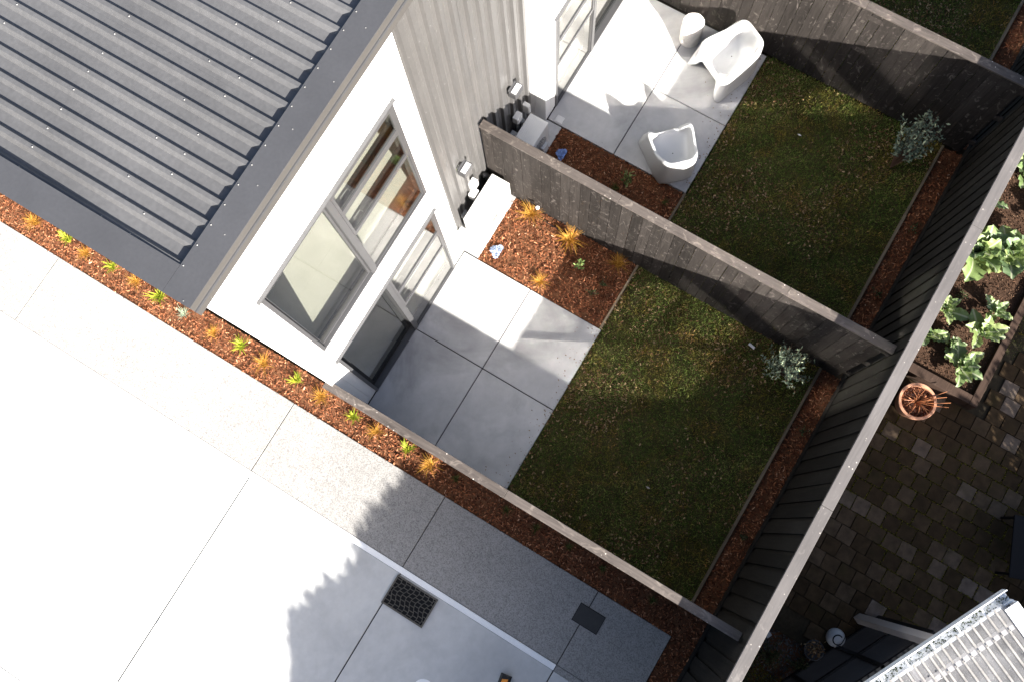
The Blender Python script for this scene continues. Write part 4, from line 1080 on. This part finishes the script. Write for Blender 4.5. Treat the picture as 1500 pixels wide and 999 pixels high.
o = m.build('stripe', 'black', fb); q = o.modifiers.new('s', 'SOLIDIFY'); q.thickness = .0015; q.offset = 0
fb.rotation_euler = (math.radians(8), math.radians(-10), math.radians(200))
sp = thing('small_pot', 'small dark round pot of dried plants next to the football', 'plant pot', (-.37, 6.13, -.06))
MB().lathe([(0.001, 0), (.075, 0), (.115, .15), (.12, .16), (.108, .16), (.10, .13), (0.001, .128)], 28).build('pot_body', 'darkpot', sp, smooth=True)
V, F = leaf_cloud(np.stack([RNG.normal(0, .05, 160), RNG.normal(0, .05, 160), .14 + RNG.uniform(0, .05, 160)], 1), .045, RNG, .8); tri_cloud('dried_leaves', 'litter', V, F, RNG.uniform(.3, 1, 160), sp, None)
for i, (x, y, r, l) in enumerate([(-.05, 5.72, .24, 'dark low bush by the tall fence near the grey slotted bar'), (-.10, 6.12, .22, 'dark low bush between the slotted bar and the small pot'), (.32, 5.55, .2, 'dark bush at the bottom edge behind the fence capping'), (.10, 6.55, .2, 'dark bush at the bottom edge beside the brown board')]):
    shrub('low_bush', l, 'bush', (x, y, -.08), r, .24, 40, 22, .028, 'bush', 90 + i, group='dark low bushes in the gravel corner')
lv = thing('slotted_bar', 'grey slotted bar leaning out from behind the tall fence', 'bar', (-.30, 5.50, .05), math.radians(62))
f = MB().box(-.14, .14, -.035, -.014, 0, .03); f.box(-.14, .14, .014, .035, 0, .03); f.box(-.14, -.075, -.0135, .0135, 0, .0295); f.box(.055, .14, -.0135, .0135, 0, .0295)
f.build('bar_frame', 'pipe', lv); MB().box(-.074, .054, -.0135, .0135, 0, .006).build('slot', 'black', lv)
bb = thing('brown_board', 'flat brown board on the ground below the dark screen', 'board', (-.27, 6.62, -.06), math.radians(-25))
MB().box(-.22, .22, -.12, .12, 0, .04).build('board_top', 'brownb', bb, bevel=.004); MB().box(-.18, .18, -.10, .10, -.03, -.001).build('batten', 'brownb', bb)

# ------------------------------------------------------------------ pergola
PU = Vector((.892, -.452, 0)); PV = Vector((.452, .892, 0)); PO = Vector((-1.717, 6.735, 0)); PZ = 2.4
ang = math.atan2(PU.y, PU.x)
pg = thing('pergola', 'white framed pergola with a clear corrugated roof in the bottom right corner', 'pergola', PO, ang)
LU, LV = 3.4, 2.6
MB().box(0, LU, 0, .012, PZ - .10, PZ).build('gutter_lip', 'cream' if False else 'paint', pg)
MB().box(0, LU, .105, .117, PZ - .10, PZ - .012).build('gutter_back', 'paint', pg)
MB().box(0, LU, .0125, .1045, PZ - .10, PZ - .09).build('gutter_floor', 'paint', pg)
for k in range(11):
    MB().box(.30 + k * .29, .312 + k * .29, .0125, .1045, PZ - .012, PZ - .002).build('gutter_strap', 'paint', pg)
V, F = leaf_cloud(np.stack([RNG.uniform(.02, LU, 900), RNG.uniform(.02, .1, 900), PZ - .088 + RNG.uniform(0, .03, 900)], 1), .03, RNG, .3)
d_ = tri_cloud('gutter_debris', 'bush', V, F, RNG.uniform(0, 1, 900), pg)
MB().box(0, .15, .118, LV, PZ + .045, PZ + .06).build('side_flashing', 'paint', pg, bevel=.003)
MB().box(0, .02, .118, LV, PZ - .12, PZ + .044).build('side_fascia', 'paint', pg)
for j, (ua, ub) in enumerate(((.06, .93), (.90, 1.77), (1.74, 2.6), (2.57, 3.4))):
    pr = []; u = ua
    while u < ub - .01:
        pr += [(u, 0), (u + .052, 0), (u + .062, .018), (u + .077, .018)]; u += .087
    vs = []; m = MB()
    for uu, z in pr: vs += [(uu, .085, PZ - .005 + z + j * .003), (uu, LV, PZ + .16 + z + j * .003)]
    m.add(vs, [(2 * i, 2 * i + 2, 2 * i + 3, 2 * i + 1) for i in range(len(pr) - 1)])
    sh = m.build('roof_sheet', 'clear', pg)
    m = MB()
    for i in range(2, len(pr) - 1, 4):
        (p0, z0), (p1, _) = pr[i], pr[i + 1]; vs = []
        for uu, zz in ((p0 - .004, z0 - .004), (p0, z0 + .0012), (p1, z0 + .0012), (p1 + .004, z0 - .004)): vs += [(uu, .084, PZ - .005 + zz + j * .003), (uu, LV, PZ + .16 + zz + j * .003)]
        m.add(vs, [(2 * k, 2 * k + 2, 2 * k + 3, 2 * k + 1) for k in range(3)])
    r_ = m.build('ridge_highlights', 'ridgelight', sh); r_['kind'] = 'stuff'  # strips carrying the painted ridge highlights
for j in range(5): vv = .28 + j * .55; MB().box(.02, LU, vv, vv + .045, PZ - .12 + vv * .06, PZ - .03 + vv * .06).build('purlin', 'cream', pg)
for j in range(4): uu = .06 + j * 1.05; MB().box(uu, uu + .045, .12, LV, PZ - .23, PZ - .125).build('rafter', 'cream', pg)
sc = MB()
for k in range(38):
    for vv in (.30, .85): sc.lathe([(.009, 0), (.009, .004), (.0005, .008)], 6, (.06 + .087 * k + .0695, vv, PZ + .018 + vv * .066))
z_ = sc.build('screws', 'screw', pg); z_['kind'] = 'stuff'
for (u, v) in ((.76, .03), (3.2, .03), (.04, 2.4)): MB().box(u, u + .09, v, v + .09, -.1, PZ - .235 if v > 1 else PZ - .101).build('post', 'cream', pg, bevel=.003)
# dark louvred screen under it
scn = thing('louvred_screen', 'dark louvred screen standing under the edge of the pergola', 'screen', (-1.12, 6.62, 0), ang)
f = MB(); W_, Hs = 1.9, 1.62
for x in (0, .62, 1.24, 1.86): f.box(x, x + .045, 0, .05, 0, Hs)
f.build('stile', 'black', scn)
for z in (0.0, .78, Hs - .05): MB().box(.046, W_ - .04, .003, .047, z, z + .05).build('rail', 'black', scn)
m = MB()
for sec in range(3):
    x = sec * .62 + .046; z = .07
    while z < Hs - .07:
        if not .76 < z < .84: m.obox(Matrix.Translation((x + .287, .024, z)) @ Matrix.Rotation(math.radians(35), 4, 'X'), .57, .014, .006)
        z += .032
MT['louvre'] = simple('louvre_slats', (0.050, 0.045, 0.042), .7, spec=.1)
z_ = m.build('louvre_slats', 'louvre', scn); z_['kind'] = 'stuff'
tb = thing('low_black_table', 'low flat black table at the right edge of the shaded paving', 'table', (-2.62, 7.42, 0), math.radians(20))
MB().box(-.3, .42, 0, .55, .36, .385).build('table_top', 'black', tb, bevel=.004)
for a, b in ((-.27, .03), (.38, .03), (-.27, .51), (.38, .51)): MB().box(a - .015, a + .015, b - .015, b + .015, -.05, .359).build('leg', 'black', tb)

# ------------------------------------------------------------------ what throws the shade from beyond the frame
nh = thing('neighbouring_house', 'single storey house behind the gardens, outside the frame, shading the paved yard', 'house', (0, 0, 0))
MB().box(.95, 7.5, 9.6, 16, -.1, 3.2).build('wall', 'neigh', nh)
MB().box(-2.2, .94, 9.6, 9.75, -.1, 2.2).build('added_shade_wall', 'neigh', nh)  # unseen wall added to shade the paving, kept low so sun reaches the post
MB().add([(.85, 9.35, 3.2), (7.8, 9.35, 3.2), (7.8, 16.3, 3.2), (.85, 16.3, 3.2), (.85, 12.8, 5.0), (7.8, 12.8, 5.0)], [(0, 1, 5, 4), (2, 3, 4, 5), (1, 2, 5), (3, 0, 4), (3, 2, 1, 0)]).build('roof', 'roof', nh)
def crown(P, size, mat, name, parent, seed):
    rng = np.random.default_rng(seed); V, F = leaf_cloud(P, size, rng, 0.0); return tri_cloud(name, mat, V, F, rng.uniform(0, 1, len(P)), parent, None)
def tree(label, x, y, H, R_, seed, dens=1.0, base=.5, group=None, conical=True, size=.11):
    rng = np.random.default_rng(seed); t = thing('garden_tree', label, 'tree', (x, y, 0), 0, group)
    m = MB().tube([(0, 0, -.1), (.03, .02, H * .5), (0, 0, H * .92)], [.09, .06, .015], 8)
    for k in range(9):
        z = base + (H - base) * k / 9; a = k * 2.4; r = R_ * (1 - k / 11); m.tube([(0, 0, z), (math.cos(a) * r * .8, math.sin(a) * r * .8, z + .25)], [.03, .008], 5)
    m.build('trunk', 'twig', t)
    n = int(5200 * dens); f = rng.uniform(0, 1, n) ** (1.2 if conical else .9); a = rng.uniform(0, 6.28, n)
    prof = (1 - f) ** .75 if conical else np.sqrt(np.clip(1 - (2 * f - 1) ** 2, 0, 1))
    lob = 1 + .18 * np.sin(a * 5 + f * 9) + .1 * np.sin(a * 3 - f * 17)
    r = R_ * prof * lob * np.sqrt(rng.uniform(0, 1, n)); P = np.stack([np.cos(a) * r, np.sin(a) * r, base + (H - base) * f + rng.normal(0, .05, n)], 1)
    crown(P, size, 'bush', 'crown', t, seed + 1); return t
gp = 'conifers beyond the end of the driveway'
hdg = thing('conifer_hedge', 'dense conifer hedge beyond the end of the driveway, outside the frame', 'hedge', (0, 0, 0))
hr = np.random.default_rng(44); n = 90000; hx = hr.uniform(3.12, 8.0, n)
top = 3.38 + .03 * np.sin(hx * 5.1) + .02 * np.sin(hx * 19.3 + 1) + .02 * np.sin(hx * 37 + 2) + .10 * np.clip((hx - 4.6) / .9, 0, 1) - .30 * np.clip((hx - 5.65) / .5, 0, 1)
hz = top * (1 - hr.uniform(0, 1, n) ** 1.35 * .62)
crown(np.stack([hx, hr.uniform(6.53, 6.80, n), hz], 1), .065, 'bush', 'foliage', hdg, 45)
m = MB()
for k in range(12): m.tube([(3.3 + k * .55, 6.78, -.1), (3.3 + k * .55, 6.76, 2.6)], [.05, .015], 6)
m.build('trunk', 'twig', hdg)
tree('rounded tree at the end of the conifer hedge, outside the frame', 5.62, 6.72, 3.56, .34, 204, .6, 2.6, None, False, .06)
tree('broad garden tree outside the frame whose gaps dapple the paving', -0.15, 10.3, 4.0, 1.15, 230, 2.2, 1.0, None, False, .13)
hd = thing('added_shade_hedge', 'unseen low hedge outside the frame, added to shade the far side of the paved yard', 'hedge', (0, 0, 0))  # unseen hedge, put in only for its shade on the far pavers
P = np.stack([RNG.uniform(-4.0, -2.0, 9000), RNG.uniform(9.0, 9.4, 9000), RNG.uniform(0, 1.75, 9000)], 1); crown(P, .10, 'bush', 'foliage', hd, 5)
MB().box(-3.9, -2.3, 9.2, 9.26, -.1, .9).build('stems', 'twig', hd)
